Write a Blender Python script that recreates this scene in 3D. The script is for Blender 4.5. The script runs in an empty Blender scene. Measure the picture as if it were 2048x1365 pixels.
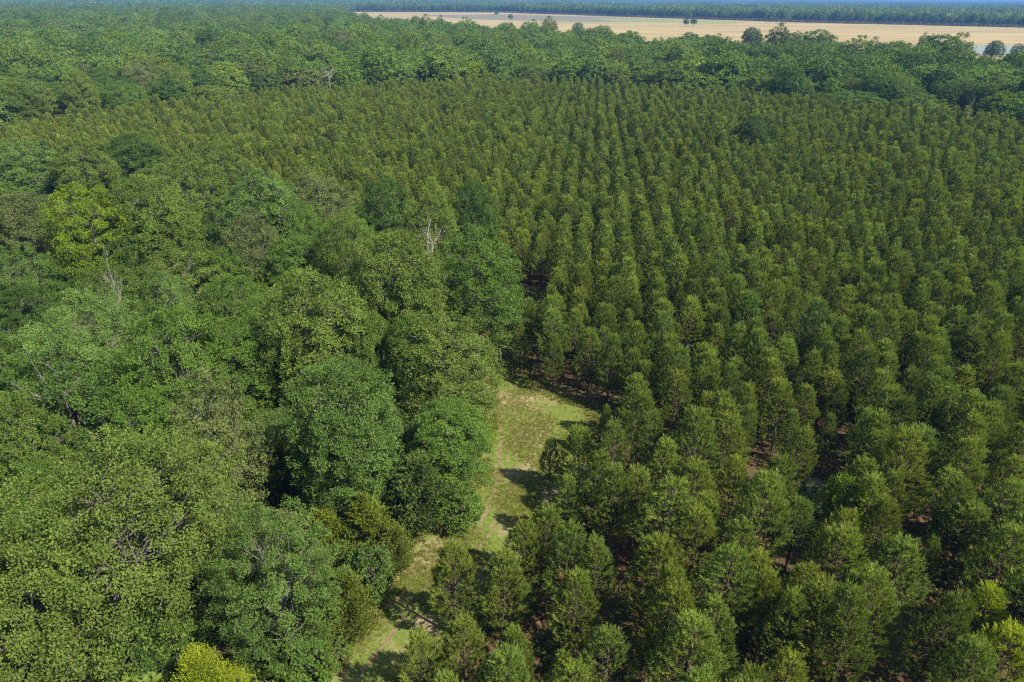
import bpy, math, random
import numpy as np
from mathutils import Matrix, Vector

# ------------------------------------------------------------------ camera, world, sun, exposure
S = bpy.context.scene
COL = S.collection
W, H, F = 2048.0, 1365.0, 1365.0          # photograph size, focal length in its pixels (24 mm on 36 mm)
CAM = np.array([0.0, 0.0, 40.0])
PITCH = math.atan((H / 2 + 5.5) / F)
ROLL = math.radians(0.38)
M3 = Matrix.Rotation(math.pi / 2 - PITCH, 3, 'X') @ Matrix.Rotation(ROLL, 3, 'Z')
cam = bpy.data.cameras.new('camera')
cam.sensor_width = 36.0; cam.lens = 24.0
cam.clip_start = 0.5; cam.clip_end = 60000.0
camo = bpy.data.objects.new('camera', cam); COL.objects.link(camo)
camo.matrix_world = Matrix.Translation(CAM.tolist()) @ M3.to_4x4()
S.camera = camo

AZ = math.atan2(0.87, -0.49); EL = math.radians(47.0)
SUN = Vector((math.sin(AZ) * math.cos(EL), math.cos(AZ) * math.cos(EL), math.sin(EL)))
w = bpy.data.worlds.new('World'); S.world = w; w.use_nodes = True
nt = w.node_tree; nt.nodes.clear()
sky = nt.nodes.new('ShaderNodeTexSky'); sky.sky_type = 'NISHITA'; sky.sun_disc = False
sky.sun_elevation = EL; sky.sun_rotation = AZ; sky.altitude = 100; sky.air_density = 1.0; sky.dust_density = 1.0; sky.ozone_density = 1.0
bg = nt.nodes.new('ShaderNodeBackground'); bg.inputs['Strength'].default_value = 0.09
wo = nt.nodes.new('ShaderNodeOutputWorld')
nt.links.new(sky.outputs[0], bg.inputs[0]); nt.links.new(bg.outputs[0], wo.inputs[0])
sl = bpy.data.lights.new('sun', 'SUN'); sl.energy = 5.0; sl.angle = math.radians(0.53); sl.color = (1.0, 0.94, 0.80)
so = bpy.data.objects.new('sun', sl); COL.objects.link(so); so.rotation_euler = SUN.to_track_quat('Z', 'Y').to_euler()
so.location = (0, 0, 60)

S.render.engine = 'CYCLES'
S.view_settings.view_transform = 'Standard'; S.view_settings.look = 'None'
S.view_settings.exposure = 0.84; S.view_settings.gamma = 1.0; S.view_settings.use_curve_mapping = False
cy = S.cycles
cy.max_bounces = 3; cy.diffuse_bounces = 2; cy.glossy_bounces = 1; cy.transmission_bounces = 2; cy.transparent_max_bounces = 4; cy.volume_bounces = 0; cy.use_light_tree = False
cy.use_denoising = False; cy.use_adaptive_sampling = False
cy.sample_clamp_indirect = 4.0; cy.pixel_filter_type = 'BLACKMAN_HARRIS'; cy.filter_width = 1.3
S.render.use_persistent_data = False

rng = np.random.default_rng(7)
R3 = np.array(M3)

def at(u, v, z=0.0):
    """world point where the sight line of photo pixel (u, v) meets the level z"""
    d = R3 @ np.array([(u - W / 2) / F, -(v - H / 2) / F, -1.0])
    t = (z - CAM[2]) / d[2]
    return CAM + d * t

def project(P):
    P = np.atleast_2d(P) - CAM
    c = P @ R3
    return np.stack([c[:, 0] / -c[:, 2] * F + W / 2, H / 2 - c[:, 1] / -c[:, 2] * F, -c[:, 2]], 1)

def inpoly(P, poly):
    poly = np.asarray(poly); x, y = P[:, 0], P[:, 1]
    ins = np.zeros(len(P), bool); j = len(poly) - 1
    for i in range(len(poly)):
        xi, yi = poly[i][:2]; xj, yj = poly[j][:2]
        c = ((yi > y) != (yj > y)) & (x < (xj - xi) * (y - yi) / (yj - yi + 1e-12) + xi)
        ins ^= c; j = i
    return ins

def polydist(P, line):
    line = np.asarray(line)[:, :2]; d = np.full(len(P), 1e9)
    for a, b in zip(line[:-1], line[1:]):
        ab = b - a; t = np.clip(((P[:, :2] - a) @ ab) / (ab @ ab + 1e-9), 0, 1)
        d = np.minimum(d, np.linalg.norm(P[:, :2] - (a + t[:, None] * ab), axis=1))
    return d

# ------------------------------------------------------------------ materials
def mat(name):
    m = bpy.data.materials.new(name); m.use_nodes = True
    n = m.node_tree; n.nodes.clear()
    return m, n.nodes, n.links

def ramp(N, cols):
    r = N.new('ShaderNodeValToRGB'); e = r.color_ramp.elements
    while len(e) < len(cols): e.new(0.5)
    for el, (p, c) in zip(e, cols): el.position = p; el.color = (*c, 1)
    return r

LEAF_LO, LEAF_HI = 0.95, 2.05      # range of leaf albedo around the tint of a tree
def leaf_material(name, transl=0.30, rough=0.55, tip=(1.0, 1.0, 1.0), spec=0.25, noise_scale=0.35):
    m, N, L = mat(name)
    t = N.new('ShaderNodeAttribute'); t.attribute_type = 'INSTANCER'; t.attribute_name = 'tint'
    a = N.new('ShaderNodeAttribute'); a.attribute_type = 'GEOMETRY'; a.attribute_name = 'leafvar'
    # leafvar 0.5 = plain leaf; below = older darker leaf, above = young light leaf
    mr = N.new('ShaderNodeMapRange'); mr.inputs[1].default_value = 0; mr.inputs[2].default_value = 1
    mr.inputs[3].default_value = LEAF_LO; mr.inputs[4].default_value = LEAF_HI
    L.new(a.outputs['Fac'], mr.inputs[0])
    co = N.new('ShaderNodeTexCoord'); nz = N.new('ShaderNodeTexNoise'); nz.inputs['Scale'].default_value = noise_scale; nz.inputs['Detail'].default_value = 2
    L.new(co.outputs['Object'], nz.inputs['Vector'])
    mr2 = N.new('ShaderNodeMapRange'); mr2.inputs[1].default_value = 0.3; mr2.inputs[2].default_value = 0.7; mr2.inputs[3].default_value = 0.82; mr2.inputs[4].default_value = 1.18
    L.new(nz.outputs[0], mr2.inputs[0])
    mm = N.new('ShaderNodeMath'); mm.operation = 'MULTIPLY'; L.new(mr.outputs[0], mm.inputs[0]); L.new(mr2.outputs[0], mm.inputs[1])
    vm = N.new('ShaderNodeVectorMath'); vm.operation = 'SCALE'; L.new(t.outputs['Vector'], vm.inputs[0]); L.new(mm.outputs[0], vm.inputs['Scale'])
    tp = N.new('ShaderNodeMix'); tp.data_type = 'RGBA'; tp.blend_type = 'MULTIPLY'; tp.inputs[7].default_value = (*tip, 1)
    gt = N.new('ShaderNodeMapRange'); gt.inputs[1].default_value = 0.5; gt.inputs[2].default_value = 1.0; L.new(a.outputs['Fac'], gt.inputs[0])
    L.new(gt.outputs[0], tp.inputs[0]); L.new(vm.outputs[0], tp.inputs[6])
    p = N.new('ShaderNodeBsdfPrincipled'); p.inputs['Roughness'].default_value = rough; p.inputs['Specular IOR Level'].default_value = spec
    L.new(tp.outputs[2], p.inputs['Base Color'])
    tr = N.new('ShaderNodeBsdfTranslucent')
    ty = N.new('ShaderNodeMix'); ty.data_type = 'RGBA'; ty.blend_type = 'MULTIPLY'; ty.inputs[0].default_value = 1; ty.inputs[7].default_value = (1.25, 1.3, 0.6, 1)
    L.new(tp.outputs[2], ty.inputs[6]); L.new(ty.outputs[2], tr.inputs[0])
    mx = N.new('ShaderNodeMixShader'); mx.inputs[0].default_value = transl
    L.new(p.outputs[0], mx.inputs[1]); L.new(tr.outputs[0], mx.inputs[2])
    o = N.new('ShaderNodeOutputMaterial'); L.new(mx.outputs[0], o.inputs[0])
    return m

def bark_material(name, c1, c2, scale=6.0):
    m, N, L = mat(name)
    co = N.new('ShaderNodeTexCoord'); nz = N.new('ShaderNodeTexNoise'); nz.inputs['Scale'].default_value = scale; nz.inputs['Detail'].default_value = 4
    L.new(co.outputs['Object'], nz.inputs['Vector'])
    r = ramp(N, [(0.3, c1), (0.7, c2)]); L.new(nz.outputs[0], r.inputs[0])
    p = N.new('ShaderNodeBsdfPrincipled'); p.inputs['Roughness'].default_value = 0.9
    b = N.new('ShaderNodeBump'); b.inputs['Strength'].default_value = 0.5; b.inputs['Distance'].default_value = 0.05
    L.new(nz.outputs[0], b.inputs['Height']); L.new(b.outputs[0], p.inputs['Normal'])
    L.new(r.outputs[0], p.inputs['Base Color'])
    o = N.new('ShaderNodeOutputMaterial'); L.new(p.outputs[0], o.inputs[0])
    return m

def ground_material(name, layers, rough=0.95, bump=0.0, bscale=3.0, stretch=(1, 1, 1)):
    """layers: list of (noise scale, ramp); the first is the base, the others are (scale, lo, hi, ramp) laid over it"""
    m, N, L = mat(name)
    co = N.new('ShaderNodeTexCoord'); mp = N.new('ShaderNodeMapping'); mp.inputs['Scale'].default_value = stretch
    L.new(co.outputs['Object'], mp.inputs[0])
    def nz(s, d=5):
        n = N.new('ShaderNodeTexNoise'); n.inputs['Scale'].default_value = s; n.inputs['Detail'].default_value = d; n.inputs['Roughness'].default_value = 0.6
        L.new(mp.outputs[0], n.inputs['Vector']); return n
    s, cols = layers[0]
    r = ramp(N, cols); L.new(nz(s).outputs[0], r.inputs[0]); cur = r.outputs[0]
    for k, (s, lo, hi, s2, cols) in enumerate(layers[1:]):
        mk = N.new('ShaderNodeMapRange'); mk.inputs[1].default_value = lo; mk.inputs[2].default_value = hi
        L.new(nz(s, 6).outputs[0], mk.inputs[0])
        r = ramp(N, cols); L.new(nz(s2).outputs[0], r.inputs[0])
        x = N.new('ShaderNodeMix'); x.data_type = 'RGBA'; L.new(mk.outputs[0], x.inputs[0]); L.new(cur, x.inputs[6]); L.new(r.outputs[0], x.inputs[7]); cur = x.outputs[2]
    p = N.new('ShaderNodeBsdfPrincipled'); p.inputs['Roughness'].default_value = rough; p.inputs['Specular IOR Level'].default_value = 0.15
    L.new(cur, p.inputs['Base Color'])
    if bump:
        b = N.new('ShaderNodeBump'); b.inputs['Strength'].default_value = bump; b.inputs['Distance'].default_value = 0.15
        L.new(nz(bscale).outputs[0], b.inputs['Height']); L.new(b.outputs[0], p.inputs['Normal'])
    o = N.new('ShaderNodeOutputMaterial'); L.new(p.outputs[0], o.inputs[0])
    return m

M_NEEDLE = leaf_material('pine needles', 0.25, 0.6, (1.15, 1.12, 0.8), 0.12, 0.25)
M_LEAF = leaf_material('broad leaves', 0.22, 0.55, (1.12, 1.1, 0.9), 0.14, 0.3)
M_CEDAR = leaf_material('cedar sprays', 0.22, 0.65, (1.1, 1.05, 0.8), 0.2, 0.4)
M_GRASSB = leaf_material('grass blades', 0.3, 0.6, (1.3, 1.1, 1.0), 0.2, 0.2)
M_PBARK = bark_material('pine bark', (0.055, 0.036, 0.026), (0.115, 0.078, 0.056))
M_BARK = bark_material('grey bark', (0.07, 0.06, 0.05), (0.19, 0.17, 0.145))
M_DEAD = bark_material('bleached wood', (0.15, 0.132, 0.115), (0.29, 0.265, 0.24))
M_BLEACH = bark_material('sun bleached wood', (0.32, 0.29, 0.25), (0.55, 0.51, 0.46))
M_LITTER = ground_material('pine litter', [
    (1.7, [(0.25, (0.05, 0.032, 0.018)), (0.5, (0.11, 0.064, 0.033)), (0.78, (0.18, 0.105, 0.055))]),
    (0.35, 0.46, 0.60, 3.0, [(0.3, (0.05, 0.07, 0.02)), (0.7, (0.10, 0.11, 0.035))]),
], bump=0.6, bscale=5.0)
M_TRACK = ground_material('mown grass and straw', [
    (3.3, [(0.25, (0.085, 0.120, 0.020)), (0.55, (0.14, 0.175, 0.034)), (0.8, (0.21, 0.225, 0.065))]),
    (0.24, 0.50, 0.63, 2.2, [(0.3, (0.20, 0.165, 0.075)), (0.55, (0.31, 0.245, 0.135)), (0.8, (0.40, 0.32, 0.19))]),
    (0.7, 0.66, 0.76, 4.0, [(0.3, (0.22, 0.11, 0.05)), (0.7, (0.34, 0.19, 0.09))]),
], bump=0.5, bscale=7.0)
M_PATH = ground_material('trodden soil', [
    (2.5, [(0.3, (0.15, 0.11, 0.06)), (0.7, (0.30, 0.22, 0.13))]),
    (1.4, 0.48, 0.62, 4.0, [(0.3, (0.06, 0.09, 0.02)), (0.7, (0.11, 0.14, 0.035))]),
], bump=0.4, bscale=9.0)
M_FIELD = ground_material('dry hay field', [
    (0.012, [(0.3, (0.22, 0.165, 0.075)), (0.5, (0.335, 0.255, 0.122)), (0.75, (0.43, 0.35, 0.19))]),
    (0.010, 0.56, 0.68, 0.03, [(0.3, (0.17, 0.18, 0.07)), (0.7, (0.26, 0.25, 0.11))]),
], stretch=(0.35, 1.7, 1))
M_PLOUGH = ground_material('bare grey soil', [
    (0.012, [(0.3, (0.15, 0.125, 0.095)), (0.7, (0.22, 0.19, 0.145))]),
    (0.008, 0.5, 0.65, 0.02, [(0.3, (0.12, 0.16, 0.07)), (0.7, (0.18, 0.22, 0.10))]),
], stretch=(0.35, 2.0, 1))
M_PASTURE = ground_material('green pasture', [(0.015, [(0.3, (0.16, 0.20, 0.07)), (0.7, (0.26, 0.28, 0.12))])], stretch=(0.4, 1.6, 1))
M_BANK = ground_material('muddy bank', [(0.05, [(0.3, (0.12, 0.09, 0.06)), (0.7, (0.22, 0.17, 0.11))])])

def plain(name, col, rough=0.8, metal=0.0):
    m, N, L = mat(name)
    co = N.new('ShaderNodeTexCoord'); nz = N.new('ShaderNodeTexNoise'); nz.inputs['Scale'].default_value = 1.5
    L.new(co.outputs['Object'], nz.inputs['Vector'])
    r = ramp(N, [(0.3, tuple(c * 0.85 for c in col)), (0.7, col)]); L.new(nz.outputs[0], r.inputs[0])
    p = N.new('ShaderNodeBsdfPrincipled'); p.inputs['Roughness'].default_value = rough; p.inputs['Metallic'].default_value = metal
    L.new(r.outputs[0], p.inputs['Base Color'])
    o = N.new('ShaderNodeOutputMaterial'); L.new(p.outputs[0], o.inputs[0]); return m
M_WHITE = plain('white painted boards', (0.75, 0.74, 0.71))
M_ROOF = plain('pale metal roof', (0.5, 0.5, 0.52), 0.5)
M_REDROOF = plain('brown roof', (0.22, 0.13, 0.10))
M_GLASS = plain('dark window', (0.03, 0.04, 0.05), 0.1)
M_POST = plain('weathered pole', (0.2, 0.17, 0.14))
def water_material():
    m, N, L = mat('river water')
    p = N.new('ShaderNodeBsdfPrincipled'); p.inputs['Base Color'].default_value = (0.05, 0.06, 0.05, 1); p.inputs['Roughness'].default_value = 0.04; p.inputs['IOR'].default_value = 1.33
    co = N.new('ShaderNodeTexCoord'); nz = N.new('ShaderNodeTexNoise'); nz.inputs['Scale'].default_value = 0.8; nz.inputs['Detail'].default_value = 3
    L.new(co.outputs['Object'], nz.inputs['Vector'])
    b = N.new('ShaderNodeBump'); b.inputs['Strength'].default_value = 0.05; b.inputs['Distance'].default_value = 0.02
    L.new(nz.outputs[0], b.inputs['Height']); L.new(b.outputs[0], p.inputs['Normal'])
    o = N.new('ShaderNodeOutputMaterial'); L.new(p.outputs[0], o.inputs[0]); return m
M_WATER = water_material()

# ------------------------------------------------------------------ mesh helpers
class MB:
    """collects vertices, faces of 3 or 4 corners, a material index per face and a leafvar value per vertex"""
    def __init__(s): s.v, s.q, s.t, s.qm, s.tm, s.a, s.n = [], [], [], [], [], [], 0
    def add(s, V, Q=None, T=None, m=0, a=0.5):
        V = np.asarray(V, float).reshape(-1, 3)
        s.v.append(V); s.a.append(np.full(len(V), a) if np.isscalar(a) else np.asarray(a, float))
        if Q is not None and len(Q): Q = np.asarray(Q) + s.n; s.q.append(Q); s.qm.append(np.full(len(Q), m))
        if T is not None and len(T): T = np.asarray(T) + s.n; s.t.append(T); s.tm.append(np.full(len(T), m))
        s.n += len(V)
    def mesh(s, name, mats, smooth=False):
        me = bpy.data.meshes.new(name)
        V = np.concatenate(s.v); A = np.concatenate(s.a)
        Q = np.concatenate(s.q) if s.q else np.zeros((0, 4), int); T = np.concatenate(s.t) if s.t else np.zeros((0, 3), int)
        me.vertices.add(len(V)); me.vertices.foreach_set('co', V.astype(np.float32).ravel())
        nl = Q.size + T.size
        me.loops.add(nl); me.loops.foreach_set('vertex_index', np.concatenate([Q.ravel(), T.ravel()]).astype(np.int32))
        me.polygons.add(len(Q) + len(T))
        st = np.concatenate([np.arange(len(Q)) * 4, Q.size + np.arange(len(T)) * 3]).astype(np.int32)
        me.polygons.foreach_set('loop_start', st)
        mi = np.concatenate((s.qm or [np.zeros(0)]) + (s.tm or [np.zeros(0)])).astype(np.int32)
        me.polygons.foreach_set('material_index', mi)
        if smooth: me.polygons.foreach_set('use_smooth', np.ones(len(mi), bool))
        at_ = me.attributes.new('leafvar', 'FLOAT', 'POINT'); at_.data.foreach_set('value', A.astype(np.float32))
        for m in mats: me.materials.append(m)
        me.update(calc_edges=True); me.validate(); return me

def nrm(a): return a / (np.linalg.norm(a, axis=-1, keepdims=True) + 1e-9)

def tube(mb, P, r, k=5, m=0):
    P = np.asarray(P, float); n = len(P); r = np.asarray(r, float)
    d = nrm(np.gradient(P, axis=0)); ref = np.array([0.31, 0.95, 0.05])
    s = nrm(np.cross(d, ref)); t = np.cross(d, s)
    an = np.linspace(0, 2 * math.pi, k, endpoint=False)
    V = P[:, None] + (s[:, None] * np.cos(an)[None, :, None] + t[:, None] * np.sin(an)[None, :, None]) * r[:, None, None]
    i = np.arange(n - 1)[:, None] * k; j = np.arange(k)[None, :]; jn = (j + 1) % k
    Q = np.stack([i + j, i + jn, i + k + jn, i + k + j], -1).reshape(-1, 4)
    mb.add(V.reshape(-1, 3), Q, m=m)

def leaves(mb, P, A, Sd, ln, wd, var, m=0):
    """diamond leaves: base P, along A, half-width along Sd"""
    ln = ln[:, None]; wd = wd[:, None]
    nn = np.cross(A, Sd)
    V = np.stack([P, P + A * ln * 0.45 + Sd * wd + nn * ln * 0.06, P + A * ln, P + A * ln * 0.45 - Sd * wd + nn * ln * 0.06], 1)
    n = len(P); Q = np.arange(n * 4).reshape(n, 4)
    mb.add(V.reshape(-1, 3), Q, m=m, a=np.repeat(var, 4))

def needles(mb, P, A, Sd, ln, wd, var, m=0):
    V = np.stack([P - Sd * wd[:, None], P + Sd * wd[:, None], P + A * ln[:, None]], 1)
    n = len(P); T = np.arange(n * 3).reshape(n, 3)
    mb.add(V.reshape(-1, 3), T=T, m=m, a=np.repeat(var, 3))

def rdir(r, n):
    v = r.normal(size=(n, 3)); return nrm(v)

# ------------------------------------------------------------------ tree shapes (each returns trunk and crown meshes)
def shoots(mb, r, P, D, ln, nn, nl, var, m=0, width=0.016):
    """brush-like pine shoots: axis from P along D, needles all round it"""
    n = len(P); P = np.repeat(P, nn, 0); D_ = np.repeat(D, nn, 0); L = np.repeat(ln, nn); va = np.repeat(var, nn)
    t = r.random(n * nn)
    rd = rdir(r, n * nn); side = nrm(rd - D_ * (rd * D_).sum(1, keepdims=True))
    A = nrm(D_ * 0.95 + side * (0.80 - 0.40 * t[:, None]) + np.array([0, 0, 0.15]))
    base = P + D_ * (L * t)[:, None]
    needles(mb, base, A, nrm(np.cross(A, rdir(r, n * nn))), nl * (0.75 + 0.5 * r.random(n * nn)), width * (0.7 + 0.6 * r.random(n * nn)), np.clip(va + r.normal(0, 0.10, n * nn), 0, 1), m)

def pine(seed, h=9.0, rad=1.9, base=0.24, taper=0.8, dens=1.0, one=False, nn=22, shootlen=0.42, needlelen=0.22, width=0.0155):
    r = np.random.default_rng(seed)
    tk, cr = MB(), MB()
    if one: tk = cr
    n = 9; z = np.linspace(-0.15, h * 0.97, n)
    lean = np.cumsum(r.normal(0, 0.035, (n, 2)), 0); lean[0] = 0
    ax = np.column_stack([lean, z])
    tube(tk, ax, np.linspace(0.125, 0.018, n), 7, m=1 if one else 0)
    def axis(zz): return np.array([np.interp(zz, z, ax[:, 0]), np.interp(zz, z, ax[:, 1]), zz])
    # dead lower stubs
    for zz in np.arange(0.8, h * base + 0.6, 0.3):
        for k in range(r.integers(1, 3)):
            a = r.random() * 6.28; L = 0.5 + r.random() * 0.8; p0 = axis(zz)
            p1 = p0 + np.array([math.cos(a) * L, math.sin(a) * L, r.normal(0, 0.12)])
            tube(tk, [p0, (p0 + p1) / 2 + [0, 0, 0.06], p1], [0.018, 0.012, 0.005], 3, m=1 if one else 0)
    SP, SD, SL, SV = [], [], [], []
    zc = h * base
    phase = r.random() * 6.28
    while zc < h - 0.25:
        t = (zc - h * base) / (h * (1 - base))
        prof = min(1.0, 0.55 + 2.2 * t) * (1 - t ** 1.6) ** taper
        nb = r.integers(4, 7) if t < 0.85 else 4
        phase += 1.1 + r.random()
        for k in range(nb):
            L = rad * prof * (0.72 + 0.5 * r.random()) + 0.12
            a = phase + k * 6.283 / nb + r.normal(0, 0.25)
            e0 = math.radians(6 + 42 * t + r.normal(0, 8)); e1 = math.radians(34 + 42 * t + r.normal(0, 8))
            ns = 7; P = [axis(zc + r.normal(0, 0.08))]
            for i in range(ns):
                e = e0 + (e1 - e0) * (i / (ns - 1)) ** 1.3
                P.append(P[-1] + np.array([math.cos(a) * math.cos(e), math.sin(a) * math.cos(e), math.sin(e)]) * L / ns)
                a += r.normal(0, 0.07)
            P = np.array(P)
            tube(cr, P[[0, 2, 4, 7]], np.array([0.028, 0.02, 0.013, 0.006]) * (0.6 + 0.25 * L), 3, m=1)
            D = nrm(np.gradient(P, axis=0))
            # shoots at the tip and on side branchlets
            m_ = max(4, int(L * 10.0 * dens))
            s = 0.30 + 0.70 * r.random(m_) ** 0.75
            idx = s * ns; i0 = np.minimum(idx.astype(int), ns - 1); f = (idx - i0)[:, None]
            pb = P[i0] * (1 - f) + P[i0 + 1] * f; db = D[i0]
            lat = nrm(np.cross(db, [0, 0, 1.0])) * np.where(r.random(m_) < 0.5, -1, 1)[:, None]
            sl_ = (0.12 + 0.42 * (1.05 - s) * L / rad * 1.6 + 0.12 * r.random(m_))
            dd = nrm(db * 0.75 + lat * (0.75 * r.random(m_))[:, None] + np.array([0, 0, 1.0]) * (0.4 + 0.7 * r.random(m_))[:, None] + r.normal(0, 0.12, (m_, 3)))
            p2 = pb + (lat * 0.8 + db * 0.5 + np.array([0, 0, 0.10])) * sl_[:, None]
            SP += [p2, P[-1:]]; SD += [dd, nrm(D[-1:] + [[0, 0, 0.5]])]
            SL += [np.full(m_, shootlen) * (0.7 + 0.6 * r.random(m_)), np.array([shootlen * 1.3])]
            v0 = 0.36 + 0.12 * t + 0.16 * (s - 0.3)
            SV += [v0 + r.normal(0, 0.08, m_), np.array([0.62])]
        zc += (0.34 + 0.16 * r.random()) * (0.75 if t > 0.7 else 1)
    # leader candles
    k = 6; SP.append(axis(h - 0.35)[None] + r.normal(0, 0.07, (k, 3))); SD.append(nrm(np.array([0, 0, 1.0]) + r.normal(0, 0.22, (k, 3)))); SL.append(np.full(k, 0.65)); SV.append(np.full(k, 0.66))
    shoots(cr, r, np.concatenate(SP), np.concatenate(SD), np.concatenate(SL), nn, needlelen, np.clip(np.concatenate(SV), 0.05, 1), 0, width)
    return tk, cr

def broad(seed, h=15.0, R=5.5, cz=0.60, vert=0.40, nclump=95, crad=1.25, sub=11, nleaf=17, leaf=0.27, narrow=0.40, droop=0.0, lacy=0.0, gap=0.0, one=False, flat=0.75, limbs=8, twig=16):
    r = np.random.default_rng(seed)
    tk, cr = MB(), MB()
    if one: tk = cr
    bm = 1 if one else 0
    c0 = np.array([0, 0, h * cz]); ex = np.array([R, R, h * vert])
    lobes = rdir(r, 9); amp = 0.16 + 0.2 * r.random(9)
    def env(d):
        k = np.clip((d @ lobes.T - 0.62) / 0.38, 0, 1)
        return 0.86 + 0.7 * (k * amp).max(1) - 0.08 * r.random(len(d))
    cand = []
    C = np.zeros((0, 3)); D = np.zeros((0, 3))
    while len(C) < nclump:
        d = rdir(r, 40); d = d[d[:, 2] > -0.55]
        f = np.where(r.random(len(d)) < 0.84, 0.82 + 0.20 * r.random(len(d)), 0.35 + 0.4 * r.random(len(d)))
        p = c0 + d * ex * (env(d) * f)[:, None]
        if len(C):
            dist = np.linalg.norm((p[:, None] - C[None]) / np.array([1, 1, 0.8]), axis=2).min(1); i = int(np.argmax(dist))
        else: i = 0
        C = np.vstack([C, p[i]]); D = np.vstack([D, d[i]])
    if gap > 0: keep = r.random(len(C)) > gap; C, D = C[keep], D[keep]
    # trunk and limbs
    fork = h * (0.26 + 0.08 * r.random())
    sway = r.normal(0, 0.25, 2)
    tp = np.array([[0, 0, -0.3], [0, 0, 0.4], [sway[0] * .4, sway[1] * .4, fork * 0.6], [sway[0], sway[1], fork], [sway[0] * 1.4, sway[1] * 1.4, h * 0.55], [sway[0] * 1.2, sway[1] * 1.2, h * 0.78]])
    tr = 0.021 * h
    tube(tk, tp, tr * np.array([1.45, 1.05, 0.9, 0.8, 0.5, 0.14]), 8, m=bm)
    nodes = [tp[3], tp[4], (tp[3] + tp[4]) / 2, tp[5]]
    order = r.permutation(len(C))[:limbs]
    for i in order:
        s0 = tp[3] + (tp[4] - tp[3]) * r.random(); e = C[i]
        m1 = s0 + (e - s0) * 0.35 + np.array([0, 0, 0.12 * h * (0.3 + 0.5 * r.random())]) * 0.6 + r.normal(0, 0.25, 3); m2 = s0 + (e - s0) * 0.7 + np.array([0, 0, 0.04 * h]) + r.normal(0, 0.25, 3)
        tube(tk, [s0, m1, m2, e], tr * np.array([0.5, 0.36, 0.22, 0.07]), 5, m=bm)
        nodes += [m1, m2, (m1 + m2) / 2]
    nodes = np.array(nodes)
    for i in range(len(C)):
        dd = np.linalg.norm(nodes - C[i], axis=1) + np.where(nodes[:, 2] > C[i][2], 2.0, 0); s0 = nodes[int(np.argmin(dd))]
        mid = (s0 + C[i]) / 2 + r.normal(0, 0.22, 3) + [0, 0, 0.15]
        tube(tk, [s0, mid, C[i]], [0.055, 0.035, 0.014], 4, m=bm)
    # bare twigs poking through the crown
    for i in r.integers(0, len(C), twig):
        s0 = C[i]; d = nrm(D[i] + r.normal(0, 0.6, 3)); L = crad * (0.8 + 0.7 * r.random())
        p1 = s0 + d * L * 0.5; p2 = s0 + d * L + r.normal(0, 0.2, 3)
        tube(tk, [s0, p1, p2], [0.028, 0.02, 0.007], 3, m=bm)
        tube(tk, [p1, p1 + (p2 - p1) * 0.8 + r.normal(0, 0.3, 3)], [0.014, 0.005], 3, m=bm)
    # leaf clusters
    nC = len(C); cs = crad * (0.65 + 0.7 * r.random(nC))
    d = rdir(r, nC * sub); Dc = np.repeat(D, sub, 0)
    d = nrm(d + Dc * 0.7 + np.array([0, 0, 0.25]))
    rr = (r.random(nC * sub) ** 0.45)
    off = d * (np.repeat(cs, sub) * rr)[:, None] * np.array([1, 1, flat])
    if lacy > 0:  # sprays that run out along the branch
        along = r.random(nC * sub) * np.repeat(cs, sub) * 2.0 * lacy
        out = nrm(Dc * np.array([1, 1, 0.5]) + np.array([0, 0, 0.25]))
        off = off * (1 - 0.45 * lacy) + out * along[:, None] - np.array([0, 0, 1]) * (droop * along ** 1.4)[:, None]
    SC = np.repeat(C, sub, 0) + off
    n = len(SC) * nleaf
    sr = crad * 0.30
    ld = rdir(r, n)
    P = np.repeat(SC, nleaf, 0) + ld * (sr * (r.random(n) ** 0.5))[:, None] * np.array([1, 1, 0.65])
    outw = np.repeat(nrm(nrm((SC - c0) / ex) * 0.9 + nrm(off) * 0.6), nleaf, 0)
    A = nrm(ld * 0.9 + outw * 0.3 + np.array([0, 0, 0.10 - droop]) + r.normal(0, 0.25, (n, 3)))
    up = nrm(np.array([0, 0, 0.45]) + outw * 0.95 + r.normal(0, 0.42, (n, 3)))
    Sd = nrm(np.cross(A, up))
    cv = np.repeat(r.normal(0, 0.07, nC), sub * nleaf) + np.repeat(r.normal(0, 0.07, len(SC)), nleaf)
    leaves(cr, P, A, Sd, leaf * (0.65 + 0.7 * r.random(n)), leaf * narrow * (0.7 + 0.6 * r.random(n)), np.clip(0.5 + cv + r.normal(0, 0.06, n), 0, 1), 0)
    return tk, cr

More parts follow.
